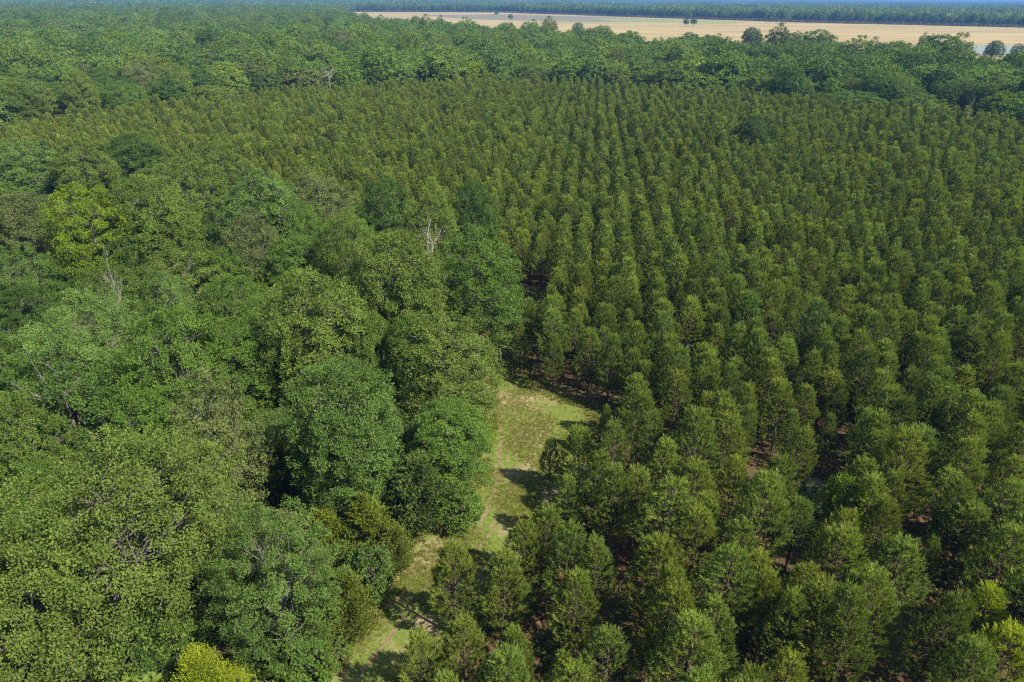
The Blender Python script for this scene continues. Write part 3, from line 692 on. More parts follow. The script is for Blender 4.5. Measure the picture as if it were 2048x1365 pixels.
# ------------------------------------------------------------------ broadleaf trees of the near wood: centre pixel, width in pixels, shape, tint, height, label
T = dict(olive=(0.080, 0.112, 0.020), green=(0.062, 0.108, 0.016), mid=(0.074, 0.112, 0.018), blue=(0.068, 0.113, 0.023), dark=(0.041, 0.076, 0.013), grey=(0.080, 0.098, 0.030), yellow=(0.088, 0.130, 0.009), light=(0.082, 0.134, 0.030), lime=(0.104, 0.160, 0.012))
BT = [
 (235, 1050, 470, 'oak', 'olive', 16.5, 'largest spreading olive oak, filling the lower left corner'),
 (40, 1230, 300, 'oak_lumpy', 'olive', 14.5, 'olive oak cut by the left edge below the largest spreading oak'),
 (550, 1150, 255, 'lacy_b', 'blue', 12.0, 'fine leaved blue green tree beside the lower end of the track'),
 (300, 1300, 220, 'round', 'dark', 8.5, 'dark green tree low between the largest oak and the bottom edge'),
 (425, 880, 210, 'sparse', 'grey', 14.0, 'grey green thin crowned tree above the largest oak'),
 (130, 815, 280, 'sparse', 'dark', 14.5, 'dull dark twiggy tree at the left, above the largest oak'),
 (45, 905, 190, 'oak_lumpy', 'mid', 13.5, 'mid green tree on the left edge under the dull twiggy tree'),
 (690, 835, 250, 'oak_lumpy', 'blue', 14.0, 'big rounded green oak with cauliflower crown left of the track'),
 (885, 725, 225, 'round_b', 'olive', 14.0, 'olive topped tree overhanging the head of the grass track'),
 (905, 875, 185, 'round', 'green', 9.8, 'dark green tree bulging over the left edge of the track'),
 (640, 655, 235, 'oak_lumpy', 'olive', 17.0, 'lumpy olive oak behind the cauliflower crowned oak'),
 (795, 570, 215, 'oak_lumpy', 'olive', 17.5, 'tall olive oak with its pale trunk showing at the centre'),
 (950, 560, 195, 'round_b', 'green', 16.0, 'green rounded tree bordering the plantation above the track'),
 (1000, 620, 110, 'lacy', 'blue', 10.0, 'low feathery tree leaning out where the track narrows'),
 (855, 455, 120, 'sparse', 'olive', 15.0, 'thin olive tree above the bleached broken snag'),
 (770, 430, 125, 'round', 'dark', 16.0, 'round dark green tree at the back edge of the wood'),
 (950, 432, 105, 'round', 'dark', 13.5, 'dark compact tree at the back corner by the pines'),
 (525, 425, 165, 'round_b', 'light', 16.5, 'pale blue green tree at the back of the wood'),
 (490, 495, 125, 'sparse', 'grey', 15.5, 'grey olive tree with bare twigs in front of the pale tree'),
 (182, 465, 185, 'round_b', 'yellow', 15.5, 'bright yellow green tree in the left wood'),
 (105, 545, 85, 'bush', 'yellow', 7.5, 'low yellow green tree in front of the bright yellow green one'),
 (312, 440, 170, 'oak_lumpy', 'mid', 16.0, 'dark domed oak right of the bright yellow green tree'),
 (60, 450, 165, 'oak_lumpy', 'grey', 14.5, 'grey green tree at the left behind the yellow green one'),
 (55, 335, 165, 'round_b', 'light', 14.5, 'pale fresh green tree on the left edge near the plantation'),
 (165, 335, 130, 'oak_lumpy', 'olive', 14.0, 'olive tree with bare limbs beside the pale fresh green tree'),
 (268, 308, 125, 'round', 'dark', 13.5, 'dark tree on the back edge of the wood at upper left'),
 (370, 378, 160, 'lacy_b', 'mid', 14.0, 'mid green tree behind the dark domed oak'),
 (372, 565, 215, 'lacy', 'olive', 13.5, 'large feathery tree with upswept light olive sprays'),
 (342, 640, 125, 'round_b', 'light', 14.0, 'pale grey green tree right of the forked snag'),
 (465, 640, 150, 'round_b', 'green', 12.5, 'green rounded tree right of the pale grey green tree'),
 (165, 690, 250, 'oak', 'light', 15.5, 'wide pale green tree with silvery twigs below the forked snag'),
 (340, 735, 220, 'oak_lumpy', 'green', 14.0, 'green tree in front of the pale grey green tree'),
 (40, 570, 150, 'lacy_b', 'blue', 14.0, 'blue green tree on the left edge beside the forked snag'),
 (60, 650, 140, 'round', 'dark', 12.0, 'dark rounded tree on the left edge above the wide pale tree'),
 (465, 735, 180, 'round', 'green', 12.5, 'green tree in the dip left of the lumpy olive oak'),
 (640, 395, 140, 'sparse', 'grey', 15.0, 'grey olive tree on the back edge with bleached dead limbs'),
 (700, 500, 150, 'oak', 'mid', 14.0, 'mid green tree left of the tall pale trunked oak'),
 (590, 540, 150, 'round', 'green', 13.0, 'green tree behind the lumpy olive oak'),
 (530, 590, 80, 'bush', 'lime', 8.5, 'small lime green tree in the hollow left of the lumpy oak'),
 (860, 620, 120, 'round', 'green', 12.0, 'green tree tucked right of the pale trunked oak'),
 (740, 700, 120, 'oak_lumpy', 'mid', 13.0, 'mid green tree between lumpy olive oak and olive topped tree'),
 (560, 740, 110, 'round', 'dark', 10.0, 'dark small tree in the shade of the lumpy olive oak'),
 (300, 870, 170, 'round', 'green', 12.5, 'green tree behind the top of the largest oak'),
 (100, 1010, 150, 'round', 'green', 11.0, 'green tree left of the largest oak'),
 (220, 590, 130, 'lacy_b', 'mid', 11.5, 'mid green tree around the foot of the forked snag'),
 (740, 1135, 95, 'bush', 'blue', 5.0, 'dark blue green bush among yellow cedars beside the track'),
 (640, 1020, 100, 'bush', 'lime', 5.5, 'lime green bush between the yellow cedars and the cauliflower oak'),
 (690, 985, 140, 'lacy', 'green', 8.0, 'low green tree under the cauliflower crowned oak'),
 (810, 720, 100, 'round', 'green', 11.5, 'green tree tucked left of the olive topped tree'),
 (450, 560, 120, 'round_b', 'green', 12.5, 'green tree right of the large feathery olive tree'),
 (430, 330, 120, 'oak_lumpy', 'mid', 12.5, 'mid green tree on the back edge beyond the feathery tree'),
 (250, 520, 130, 'round', 'dark', 11.5, 'dark tree in the hollow below the domed oak'),
 (915, 1012, 105, 'bush', 'green', 3.4, 'green bush at the foot of the dark tree bulging over the track'),
 (600, 1318, 130, 'bush', 'green', 4.5, 'low green bush at the foot of the fine leaved blue green tree'),
 (520, 1362, 150, 'bush', 'mid', 4.5, 'mid green bush on the bottom edge beside the vivid yellow conifer'),
 (655, 1300, 90, 'bush', 'olive', 2.8, 'low olive bush at the wood edge near the lower end of the track'),
 (10, 760, 130, 'round_b', 'green', 13.0, 'green tree cut by the left edge above the dull twiggy tree'),
 (590, 450, 110, 'oak', 'green', 13.5, 'green tree between the pale tree and the grey olive back edge tree'),
]
BG = 'broadleaf trees of the wood left of the track'
used = []
for k, (u, v, wd, sh, ti, h, lab) in enumerate(BT):
    tm, cm, h0, R0, cz = BROAD[sh]
    h *= 1.06 + 0.10 * math.sin(k * 3.7) if h > 11 else 1.0
    zc = h * cz; p = at(u, v, zc)
    depth = project(np.array([[p[0], p[1], zc]]))[0][2]
    Rw = wd / 2 * depth / F
    sx = Rw / R0; sz = h / h0
    used.append((p[0], p[1], Rw))
    jit = 1 + 0.08 * math.sin(k * 5.1)
    thing('broadleaf_tree', lab, 'tree', (p[0], p[1], 0), k * 1.7, (sx, sx, sz), BG, (tm, cm), np.array(T[ti]) * jit)
CT = [(838, 1000, 130, 7.6, (0.060, 0.088, 0.018), 'dark green cedar standing forward against the track'),
      (735, 1075, 105, 6.8, (0.098, 0.120, 0.012), 'yellowish cedar right of the lime bush beside the track'),
      (655, 1090, 95, 6.2, (0.104, 0.128, 0.012), 'bright yellow cedar behind the fine leaved blue green tree'),
      (572, 965, 105, 6.6, (0.088, 0.108, 0.013), 'dull yellow cedar between largest oak and cauliflower oak'),
      (565, 805, 85, 6.2, (0.098, 0.120, 0.012), 'yellow cedar in the dark gap left of the cauliflower oak'),
      (512, 855, 90, 6.6, (0.078, 0.105, 0.016), 'yellow green cedar beside the grey green thin tree'),
      (695, 1225, 110, 6.4, (0.078, 0.100, 0.012), 'olive cedar lowest along the track edge'),
      (600, 1260, 90, 5.5, (0.086, 0.100, 0.014), 'cedar half hidden under the fine leaved blue green tree'),
      (425, 1435, 175, 9.0, (0.150, 0.185, 0.010), 'vivid yellow conifer at the bottom edge'),
      (790, 1105, 80, 4.5, (0.08, 0.10, 0.015), 'small cedar between the dark cedar and the blue green bush'),
      (775, 1010, 85, 6.0, (0.062, 0.09, 0.02), 'green cedar behind the dark forward cedar'),
      (480, 925, 75, 5.8, (0.085, 0.10, 0.016), 'narrow cedar at the right shoulder of the largest oak')]
for k, (u, v, wd, h, ti, lab) in enumerate(CT):
    tm, cm, h0, R0 = CEDAR[3 if 'vivid' in lab else k % 3]; zc = h * 0.42; p = at(u, v, zc)
    depth = project(np.array([[p[0], p[1], zc]]))[0][2]; Rw = wd / 2 * depth / F; sx = Rw / R0
    thing('cedar_tree', lab, 'cedar', (p[0], p[1], 0), k * 2.1, (sx, sx, h / h0), 'cedars along the edge of the wood', (tm, cm), ti)
    used.append((p[0], p[1], Rw))
DT = [(228, 552, 12.5, 0, 'pale forked dead snag with bare upright limbs in the left wood', 0.4),
      (858, 468, 15.4, 1, 'bleached broken snag with antler like branches at the wood centre', 2.0),
      (8, 660, 10.0, 2, 'dark bare snag cut by the left edge', 0.3),
      (1660, 128, 14.0, 2, 'thin bare snag in the dark wood before the hay field', 2.2),
      (950, 128, 13.0, 2, 'bare whitish tree in the far wood behind the plantation', 0.9),
      (915, 130, 14.0, 0, 'thin pale snag left of the bare whitish tree', 1.9),
      (655, 140, 14.0, 1, 'pale arching dead tree in the far left wood', 1.2),
      (1096, 46, 17.0, 2, 'bare grey tree at the near edge of the hay field', 1.2),
      (1945, 205, 12.0, 2, 'grey leafless tree beside the dark round tree at right', 3.0)]
for k, (u, v, h, i, lab, rz) in enumerate(DT):
    p = at(u, v, h); f = h / SNAG[i][2]
    fx = 0.62 * f if 'antler' in lab else 0.8 * f
    thing('dead_tree', lab, 'dead tree', (p[0], p[1], 0), rz, (fx, fx, f), None, SNAG[i][:2], (0.4, 0.4, 0.4), ('trunk', 'limbs'))

# filler trees of the near wood where the canopy still has holes
r = np.random.default_rng(21)
U = np.array(used)
cand = np.column_stack([r.uniform(-190, 10, 9000), r.uniform(14, 175, 9000)])
cand = cand[inpoly(cand, stand) & visible(cand, 9, 120, 240)]
pick = []
for c in cand:
    d = np.linalg.norm(U[:, :2] - c, axis=1)
    if (d > U[:, 2] * 0.78 + 1.5).all(): pick.append(c); U = np.vstack([U, [c[0], c[1], 3.6]])
shapes = ['round', 'oak_lumpy', 'lacy', 'round_b', 'oak', 'lacy_b', 'sparse']; tn = ['green', 'mid', 'dark', 'green', 'olive', 'blue', 'grey']
wordt = dict(green='green', mid='mid green', dark='dark green', olive='olive', blue='blue green', grey='grey green', light='pale green', yellow='yellow green', lime='lime green')
ws = dict(round='round', oak_lumpy='lumpy', lacy='feathery', round_b='rounded', oak='spreading', lacy_b='fine leaved', sparse='thin crowned', bush='low')
outer = []
for k, c in enumerate(pick):
    a_, b_ = place_words(c, 6.0)
    if a_ < 0.5 or b_ > 99: outer.append(c); continue
    sh = shapes[r.integers(0, 7)]; ti = tn[r.integers(0, 7)]; tm, cm, h0, R0, cz = BROAD[sh]
    edge = polydist(c[None], px(TL))[0]
    h = 5.5 + 3.0 * r.random() if edge > 6 else 3.5 + 3 * r.random(); Rw = 3.6 + 1.3 * r.random() if edge > 6 else 1.6 + 0.8 * r.random()
    lab = auto_label(ws[sh] + ' ' + wordt[ti] + ' tree in the near wood, %s percent across, %s down', c, h * 0.8)
    thing('broadleaf_tree', lab, 'tree', (c[0], c[1], 0), r.random() * 6.28, (Rw / R0, Rw / R0, h / h0), BG, (tm, cm), np.array(T[ti]) * r.uniform(0.85, 1.1))
print('near wood', len(BT), 'filler', len(pick), 'pines', n)

# shrubs and saplings where the wood meets the track
edge_line = px(TL[1:11]); tt = np.linspace(0, len(edge_line) - 1, 34)
for k, t_ in enumerate(tt):
    c = np.array([np.interp(t_, np.arange(len(edge_line)), edge_line[:, i]) for i in (0, 1)]) + r.normal(0, 0.45, 2) + np.array([-0.9, 0.2])
    ti = ['green', 'mid', 'olive', 'blue', 'lime', 'green', 'dark'][r.integers(0, 7)]; tm, cm, h0, R0, cz = BROAD['bush']; h = 0.9 + 1.6 * r.random() ** 1.5; Rw = 0.7 + 0.7 * r.random()
    lab = auto_label('low ' + wordt[ti] + ' shrub at the wood edge of the track, %s percent across, %s down', c, h * 0.7)
    thing('shrub', lab, 'shrub', (c[0], c[1], 0), r.random() * 6.28, (Rw / R0, Rw / R0, h / h0), 'shrubs along the track', (tm, cm), np.array(T[ti]) * r.uniform(0.9, 1.2), ('stems', 'foliage'))

# ------------------------------------------------------------------ woods behind the plantation
r = np.random.default_rng(33)
SP = [  # trees that stand out beyond the near wood: centre pixel, width, shape, tint, height, label
 (1692, 1012, 95, 'bush', T['lime'], 7.0, 'small bright green broadleaf tree among the pines beside the sandy gap'),
 (1932, 208, 36, 'round', (0.018, 0.036, 0.012), 12.5, 'round almost black evergreen at the right end of the plantation'),
 (2005, 212, 90, 'round_b', T['yellow'], 13.0, 'bright yellow green tree cut by the right edge behind the plantation'),
 (1505, 268, 70, 'round', np.array(T['dark']) * 0.85, 13.5, 'vine draped tree rising out of the pines at right of centre'),  # dark tint stands in for the shaded hollow between the vine trees
 (1445, 288, 60, 'bush', T['green'], 10.0, 'low vine covered tree left of the dark hollow in the pines'),
 (1530, 300, 45, 'bush', T['mid'], 8.5, 'low vine covered tree right of the dark hollow in the pines'),
 (1988, 98, 38, 'round', T['dark'], 15.0, 'round dark tree standing against the bright river bend'),
 (2036, 104, 30, 'round_b', T['dark'], 14.0, 'small dark tree right of the river bend, cut by the right edge'),
 (1852, 84, 28, 'sparse', T['mid'], 19.0, 'tall thin crowned tree rising above the dark wood into the hay field'),
 (1862, 100, 50, 'round_b', T['dark'], 16.0, 'broad dark tree left of the bright river bend'),
 (1505, 72, 40, 'oak_lumpy', T['dark'], 19.0, 'domed dark tree breaking the line between wood and hay field'),
 (1590, 80, 45, 'oak', T['green'], 18.0, 'spreading tree rising at the hay field edge, right of the domed dark tree'),
 (1155, 58, 28, 'round', T['green'], 17.0, 'rounded tree standing out at the hay field edge near the centre'),
 (1200, 64, 52, 'oak', T['mid'], 17.0, 'wide low domed tree at the hay field edge right of the rounded one'),
 (1300, 140, 95, 'lacy', T['mid'], 14.0, 'wide feathery tree just behind the plantation, right of centre'),
 (1385, 152, 62, 'lacy_b', T['mid'], 13.5, 'feathery mid green tree just behind the plantation'),
 (1710, 180, 70, 'oak_lumpy', T['olive'], 13.0, 'olive tree at the plantation end, centre right'),
 (1600, 175, 60, 'oak', T['olive'], 12.5, 'olive spreading tree at the plantation end'),
 (1650, 175, 55, 'round', T['mid'], 12.5, 'mid green round tree between two olive trees at the plantation end'),
 (1080, 112, 70, 'oak_lumpy', T['dark'], 16.0, 'dark clumped tree above the middle of the plantation end'),
 (1060, 140, 95, 'oak', T['mid'], 14.0, 'spreading tree directly behind the middle of the plantation'),
 (870, 138, 80, 'oak', T['olive'], 15.0, 'olive tree behind the plantation left of its middle'),
 (385, 158, 95, 'oak', T['green'], 15.0, 'broad green oak behind the plantation at the left'),
 (560, 140, 80, 'lacy_b', T['mid'], 15.0, 'bushy mid green tree behind the plantation at the left'),
 (475, 145, 62, 'round_b', T['green'], 15.0, 'green tree between two broad ones behind the plantation'),
 (100, 195, 105, 'oak_lumpy', T['green'], 14.5, 'broad dark green tree at the upper left corner of the plantation'),
 (25, 185, 85, 'round_b', T['mid'], 14.5, 'yellowish green tree on the left edge behind the plantation'),
 (230, 160, 90, 'oak', T['mid'], 15.0, 'broad tree behind the plantation near the left edge')]
usedf = []
for k, (u, v, wd, sh, ti, h, lab) in enumerate(SP):
    tm, cm, h0, R0, cz = BROAD[sh]; p = at(u, v, h * cz); depth = project(np.array([[p[0], p[1], h * cz]]))[0][2]; Rw = wd / 2 * depth / F
    usedf.append((p[0], p[1], Rw)); thing('broadleaf_tree', lab, 'tree', (p[0], p[1], 0), k, (Rw / R0,) * 2 + (h / h0,), 'trees behind the plantation', (tm, cm), ti)
UF = np.array(usedf)
field_near = field[:9]
wood_far = np.vstack([far_edge + np.array([0, 4.0, 0]), np.array([[430, 250, 0]]), field_near[::-1] + np.array([0, -8.0, 0]), np.array([[-500, 1900, 0], [-1500, 1900, 0], [-700, 300, 0]])])
step = 10.6
gx, gy = np.meshgrid(np.arange(-1500, 900, step), np.arange(150, 1900, step))
C = np.column_stack([gx.ravel(), gy.ravel()]) + r.normal(0, 2.6, (gx.size, 2))
# left of the hay field the wood runs on unbroken
ok = inpoly(C, wood_far) & visible(C, 12, 60)
rvp = np.array([[p[0], p[1]] for p in rv])
ok &= ~inpoly(C, rvp)
view = at(1985, 104)[:2]; seg = np.array([view * 0.80, view])
prr = project(np.column_stack([C, np.full(len(C), 14.0)])); ok &= ~((prr[:, 0] > 1915) & (prr[:, 0] < 2034) & (prr[:, 1] < 121))   # the wood opens towards the river
ok &= (np.linalg.norm(C[:, None] - UF[None, :, :2], axis=2) > UF[None, :, 2] * 0.9 + 1.0).all(1)
C = C[ok]; n = len(C)
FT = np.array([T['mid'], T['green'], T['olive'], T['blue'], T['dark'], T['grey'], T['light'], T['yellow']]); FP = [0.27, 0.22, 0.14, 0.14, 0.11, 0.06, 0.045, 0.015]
ti = r.choice(8, n, p=FP)
prc = project(np.column_stack([C, np.full(n, 12.0)])); low = (prc[:, 0] > 1350) & (prc[:, 1] < 165 + (prc[:, 0] - 1350) * 0.04); ti = np.where(low, r.choice([4, 4, 4, 3, 1, 0], n), ti)   # cloud shadow over the bottomland wood is put into darker tree tints
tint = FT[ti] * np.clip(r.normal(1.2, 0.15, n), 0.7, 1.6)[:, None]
pr = project(np.column_stack([C, np.full(n, 12.0)]))
hs = np.clip(r.normal(1.02, 0.2, n), 0.6, 1.5); wsz = np.clip(r.normal(1.42, 0.36, n), 0.75, 2.4)
inf = (pr[:, 0] > 5) & (pr[:, 0] < W - 5) & (pr[:, 1] > 0)
nsing = 312 - len(BT) - len(pick) - len(SP) - 14
order = np.argsort(np.where(inf, pr[:, 2], 1e9)); sing = order[:max(nsing, 40)]
fsh = ['round', 'oak_lumpy', 'lacy', 'round_b', 'oak', 'lacy_b', 'sparse', 'round']
names = ['mid', 'green', 'olive', 'blue', 'dark', 'grey', 'light', 'yellow']
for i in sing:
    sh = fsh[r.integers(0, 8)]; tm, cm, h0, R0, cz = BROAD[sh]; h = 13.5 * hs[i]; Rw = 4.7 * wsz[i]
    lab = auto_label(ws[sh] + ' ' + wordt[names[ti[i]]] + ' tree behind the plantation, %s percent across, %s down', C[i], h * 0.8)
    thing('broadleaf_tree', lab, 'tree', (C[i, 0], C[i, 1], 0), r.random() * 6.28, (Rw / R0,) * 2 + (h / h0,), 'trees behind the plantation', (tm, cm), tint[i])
rest = np.setdiff1d(np.arange(n), sing)
SRC_B = source('tree_shape', BROAD_ONE)
if outer:
    k = len(outer); scatter('wood_outskirts', 'trees of the near wood beyond the picture edge', SRC_B, np.column_stack([np.array(outer), np.zeros(k)]), r.integers(0, 6, k), r.random(k) * 6.28, np.column_stack([np.full(k, 0.9)] * 2 + [np.full(k, 0.62)]), FT[r.choice(8, k, p=FP)])
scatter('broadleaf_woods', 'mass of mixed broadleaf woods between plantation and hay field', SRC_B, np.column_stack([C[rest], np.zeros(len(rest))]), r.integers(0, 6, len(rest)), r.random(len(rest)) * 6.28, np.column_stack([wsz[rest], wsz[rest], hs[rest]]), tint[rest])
print('far wood', n)

# single trees in the hay field: foot pixel, width, height
FTREES = [(993, 33, 9, 'lone tree in the ploughed part of the hay field, left of the pair'), (1021, 43, 11, 'lone dark tree nearer than the other in the ploughed strip'), (1371, 54, 13, 'left tree of the close pair standing in the hay field'), (1387, 54, 14, 'front tree of the close pair standing in the hay field'), (1379, 41, 11, 'tree just behind the close pair in the hay field'), (1540, 47, 11, 'dark upright tree in the hay field before the far woods'), (1553, 45, 7, 'small tree between the upright and the spreading field tree'), (1571, 48, 17, 'spreading pale tree in the hay field right of the upright one'), (1252, 29, 9, 'small tree by the clearing left of the far woods'), (1232, 30, 7, 'small bush like tree left of the clearing by the far woods'), (1255, 38, 10, 'leaning thin tree in the pasture strip'), (1470, 40, 12, 'pale shrubby tree at the foot of the far woods')]
for k, (u, v, wd, lab) in enumerate(FTREES):
    p = at(u, v); depth = project(p[None])[0][2]; Rw = wd / 2 * depth / F
    tm, cm, h0, R0, cz = BROAD[['round', 'oak', 'round_b'][k % 3]]; h = Rw * 2.3
    thing('broadleaf_tree', lab, 'tree', (p[0], p[1], 0), k, (Rw / R0,) * 2 + (h / h0,), 'trees standing in the hay field', (tm, cm), np.array(T['green' if k not in (7, 11) else 'light']) * 0.9)

# far woods to the horizon: patches of crowns
cell = 52.0
P = []
r = np.random.default_rng(44)
far_line = field[9:]
for y0, y1, st in ((1100, 4200, 54.0), (4200, 13600, 92.0)):
    ys = np.arange(y0, y1, st)
    for y in ys:
        half = y * 0.78 + 100
        xs = np.arange(-half, half, st); P.append(np.column_stack([xs + r.normal(0, st * 0.12, len(xs)), np.full(len(xs), y) + r.normal(0, st * 0.12, len(xs)), np.full(len(xs), st)]))
P = np.vstack(P)
# keep clear of the field, of the near wood and of the pale clearings
fpoly = field[:, :2]
ctr = fpoly.mean(0)
ok = ~inpoly(P[:, :2], fpoly) & ~inpoly(P[:, :2], np.vstack([wood_far[:, :2]])) & (polydist(P[:, :2], np.vstack([field, field[:1]])) > P[:, 2] * 0.5)
for c in clearw: ok &= ~inpoly(P[:, :2], c[:, :2])
ok &= ~((P[:, 1] < 1100) | ((P[:, 1] < 1950) & (P[:, 0] > 0) & inpoly(P[:, :2], np.vstack([field_near[:, :2], [[2500, 200], [-600, 200]]]))))
P = P[ok]
tf = FT[r.choice(8, len(P), p=FP)] * np.clip(r.normal(0.95, 0.1, len(P)), 0.6, 1.3)[:, None]
s = P[:, 2] / 62.0 * 1.12
SRC_L = source('patch_shape', LUMP)
scatter('distant_woods', 'hazy blue woods running from the hay field to the horizon', SRC_L, np.column_stack([P[:, :2], np.zeros(len(P))]), r.integers(0, 4, len(P)), r.integers(0, 4, len(P)) * 1.5708 + r.normal(0, 0.1, len(P)), np.column_stack([s, s, np.clip(r.normal(1.05, 0.12, len(P)), 0.7, 1.4)]), tf)
# straight front edge of the far woods along the field: separate crowns
E = []
fl = soften(np.vstack([far_line[:, :2]]), 9, 3.0, 50)
for k in range(3):
    d = np.array([0, 1.0]) * (4 + 9 * k); E.append(fl[:-60] + d + r.normal(0, 2.5, (len(fl) - 60, 2)))
print('patches', len(P), len(fl))
seglist = []
for a, b in zip(far_line[:-1, :2], far_line[1:, :2]):
    L_ = np.linalg.norm(b - a); m = int(L_ / 8.5)
    t = (np.arange(m) + r.random(m)) / m
    for k in range(4): seglist.append(a + (b - a) * t[:, None] + np.array([-0.2, 1.0]) * (3 + 8.5 * k) + r.normal(0, 2.0, (m, 2)))
E = np.vstack(seglist); E = E[visible(E, 10, 60)]
tf = FT[r.choice(8, len(E), p=FP)] * np.clip(r.normal(0.95, 0.12, len(E)), 0.6, 1.3)[:, None]
scatter('far_treeline', 'straight dark blue green treeline along the far side of the hay field', SRC_B, np.column_stack([E, np.zeros(len(E))]), r.integers(0, 6, len(E)), r.random(len(E)) * 6.28, np.column_stack([np.full(len(E), 1.0)] * 2 + [np.clip(r.normal(1.1, 0.12, len(E)), 0.8, 1.4)]), tf)

# ------------------------------------------------------------------ distant houses
def house(u, v, L, Dp, hh, roofm, lab, rz):
    p = at(u, v); e = thing('house', lab, 'house', (p[0], p[1], 0), rz, group='distant houses at the horizon')
    def box(name, x0, x1, y0, y1, z0, z1, m, par):
        V = [(x, y, z) for z in (z0, z1) for y in (y0, y1) for x in (x0, x1)]
        me = bpy.data.meshes.new(name); me.from_pydata(V, [], [(0, 2, 3, 1), (4, 5, 7, 6), (0, 1, 5, 4), (2, 6, 7, 3), (0, 4, 6, 2), (1, 3, 7, 5)]); me.materials.append(m); return obj(name, me, par)
    wl = box('wall', -L / 2, L / 2, -Dp / 2, Dp / 2, -0.2, hh, M_WHITE, e)
    V = [(-L / 2 - .5, -Dp / 2 - .6, hh), (L / 2 + .5, -Dp / 2 - .6, hh), (L / 2 + .5, Dp / 2 + .6, hh), (-L / 2 - .5, Dp / 2 + .6, hh), (-L / 2 - .5, 0, hh + Dp * .4), (L / 2 + .5, 0, hh + Dp * .4)]
    me = bpy.data.meshes.new('roof'); me.from_pydata(V, [], [(0, 1, 5, 4), (2, 3, 4, 5), (0, 4, 3), (1, 2, 5), (0, 3, 2, 1)]); me.materials.append(roofm); obj('roof', me, e)
    for x in (-L * .3, L * .3): box('window', x - 1, x + 1, -Dp / 2 - .08, -Dp / 2 + .05, hh * .35, hh * .75, M_GLASS, wl)
    box('door', -.6, .6, -Dp / 2 - .07, -Dp / 2 + .05, 0, 2.2, M_REDROOF, wl)
house(1116, 9.0, 26, 14, 14, M_ROOF, 'largest pale house among the trees at the horizon', 0.2)
house(1098, 9.5, 20, 12, 13, M_ROOF, 'white house left of the largest pale one at the horizon', -0.2)
house(1150, 11.0, 26, 14, 15, M_WHITE, 'long white house right of the largest pale one at the horizon', 0.1)
house(1228, 12.5, 24, 16, 12, M_WHITE, 'pale barn left of the far clearing', 0.0)
house(1336, 9.0, 22, 12, 11, M_WHITE, 'white building right of the far clearing', 0.1)
house(1555, 18.0, 18, 10, 9, M_WHITE, 'white shed at the end of the long far clearing', -0.1)
house(864, 60.0, 9, 7, 6.5, M_WHITE, 'small white shed between trees at the near side of the hay field', 0.1)

# utility poles in the field
def pole(u, v, lab):
    p = at(u, v); e = thing('utility_pole', lab, 'utility pole', (p[0], p[1], 0), 0.3, group='poles across the hay field')
    mb = MB(); tube(mb, [[0, 0, -0.3], [0, 0, 6], [0, 0, 12]], [0.22, 0.19, 0.15], 8); obj('pole', mb.mesh('pole', [M_POST], True), e)
    mb = MB(); tube(mb, [[-1.2, 0, 11.2], [0, 0, 11.2], [1.2, 0, 11.2]], [0.08, 0.09, 0.08], 6); obj('crossarm', mb.mesh('crossarm', [M_POST]), e)
for u, v, t in ((1047, 51, 'leftmost of three thin poles'), (1082, 50, 'middle one of three thin poles'), (1100, 54, 'rightmost of three thin poles')): pole(u, v, t + ' near the hay field edge')

# ------------------------------------------------------------------ grass and weeds
r = np.random.default_rng(55)
tuft = []
for i in range(3):
    mb = MB(); k = 26; a = r.random(k) * 6.28; rr = 0.16 * np.sqrt(r.random(k)); P0 = np.column_stack([np.cos(a) * rr, np.sin(a) * rr, np.zeros(k)])
    A = nrm(np.column_stack([r.normal(0, 0.5, k), r.normal(0, 0.5, k), np.ones(k)])); needles(mb, P0, A, nrm(np.cross(A, rdir(r, k))), 0.05 + 0.11 * r.random(k), np.full(k, 0.012), np.clip(r.normal(0.5, 0.2, k), 0, 1))
    tuft.append(mb.mesh('grass_tuft', [M_GRASSB]))
weed = []
for i in range(2):
    mb = MB(); k = 60; d = rdir(r, k); d[:, 2] = np.abs(d[:, 2]); A = nrm(d + r.normal(0, 0.3, (k, 3))); P0 = d * 0.22 * r.random(k)[:, None]
    leaves(mb, P0, A, nrm(np.cross(A, rdir(r, k))), 0.10 + 0.12 * r.random(k), np.full(k, 0.035), np.clip(r.normal(0.5, 0.15, k), 0, 1)); weed.append(mb.mesh('weed', [M_GRASSB]))
SRC_G = source('grass_shape', tuft + weed)
tp = track
lo, hi = tp.min(0), tp.max(0)
Gp = np.column_stack([r.uniform(lo[0] - 2, hi[0] + 2, 120000), r.uniform(max(lo[1], 12), hi[1] + 2, 120000)])
dist = polydist(Gp, np.vstack([tp, tp[:1]])); ins = inpoly(Gp, tp)
nz = np.sin(Gp[:, 0] * 0.9 + 1.3 * np.sin(Gp[:, 1] * 0.7)) + np.sin(Gp[:, 1] * 0.55 + 2.0 * np.sin(Gp[:, 0] * 0.35)) + r.normal(0, 0.7, len(Gp))
keep = (ins & (nz > -0.2)) | (~ins & (dist < 1.4) & (r.random(len(Gp)) < 0.5)); Gp, nz, dist = Gp[keep], nz[keep], dist[keep]
k = len(Gp); gi2 = np.where((dist < 1.1) & (r.random(k) < 0.4), 3 + r.integers(0, 2, k), r.integers(0, 3, k))
straw = (r.random(k) < 0.18 + 0.25 * (nz < 0.6))[:, None]
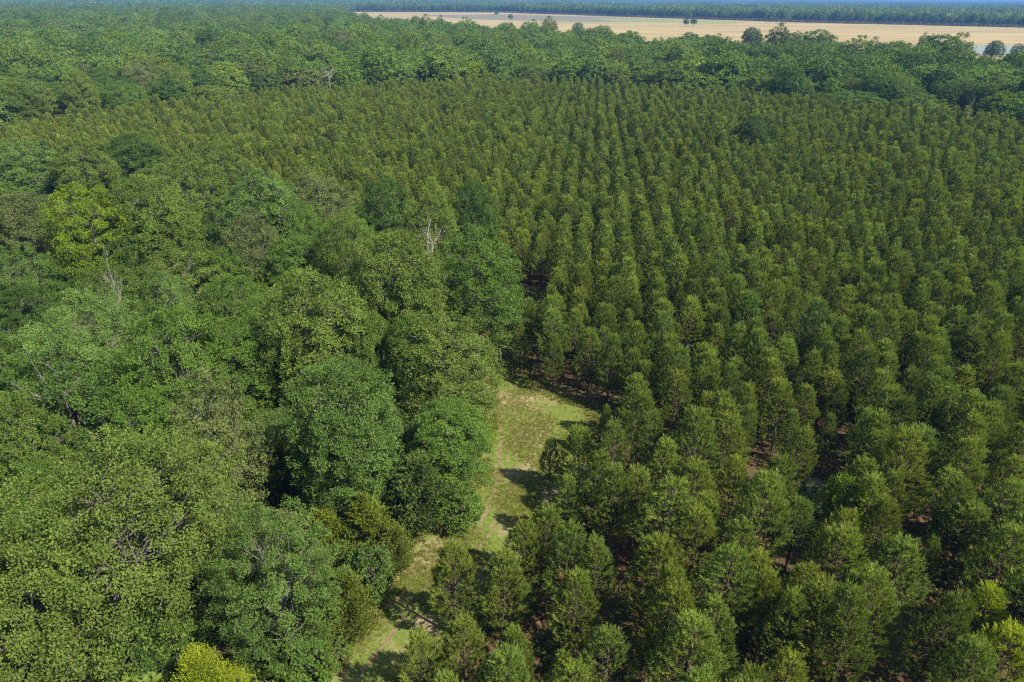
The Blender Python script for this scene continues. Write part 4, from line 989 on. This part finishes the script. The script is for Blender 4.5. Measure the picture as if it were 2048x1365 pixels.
gt = np.where(straw, np.array([0.25, 0.20, 0.095]), np.array([0.135, 0.165, 0.026]) * np.clip(r.normal(1, 0.15, k), 0.6, 1.5)[:, None])
gs = 0.55 + 0.6 * r.random(k)
scatter('track_grass', 'short green and straw coloured grass on the track', SRC_G, np.column_stack([Gp, np.full(k, 0.004)]), gi2, r.random(k) * 6.28, np.column_stack([gs] * 3), gt)
# low green undergrowth on the floor below the pines and at the wood edge
Q = np.column_stack([r.uniform(-60, 110, 60000), r.uniform(12, 110, 60000)])
nz = np.sin(Q[:, 0] * 0.33 + 2 * np.sin(Q[:, 1] * 0.21)) + np.sin(Q[:, 1] * 0.41 + 1.5 * np.sin(Q[:, 0] * 0.17)) + r.normal(0, 0.5, len(Q))
Q = Q[(nz > 0.35) & visible(Q, 0, 60, 120) & ~inpoly(Q, tp)]
k = len(Q); gs = 0.7 + 1.1 * r.random(k)
scatter('undergrowth', 'low weeds and grass on the litter between the trunks', SRC_G, np.column_stack([Q, np.full(k, 0.003)]), r.integers(0, 5, k), r.random(k) * 6.28, np.column_stack([gs] * 3), np.where((r.random(k) < 0.3)[:, None], np.array([0.20, 0.15, 0.07]), np.array([0.06, 0.095, 0.022])))

# ------------------------------------------------------------------ haze
def haze():
    b = FAR + 400
    V = [(x, y, z) for z in (-1.0, 42.0) for y in (-500, b) for x in (-b, b)]
    me = bpy.data.meshes.new('haze'); me.from_pydata(V, [], [(0, 2, 3, 1), (4, 5, 7, 6), (0, 1, 5, 4), (2, 6, 7, 3), (0, 4, 6, 2), (1, 3, 7, 5)])
    m, N, L = mat('haze air'); pv = N.new('ShaderNodeVolumePrincipled'); pv.inputs['Color'].default_value = (0.17, 0.41, 0.90, 1); pv.inputs['Density'].default_value = 0.00015; pv.inputs['Anisotropy'].default_value = 0.0
    o = N.new('ShaderNodeOutputMaterial'); L.new(pv.outputs[0], o.inputs['Volume']); me.materials.append(m)
    obj('haze', me, kind='stuff', label='thin blue summer haze over the whole landscape')
haze()
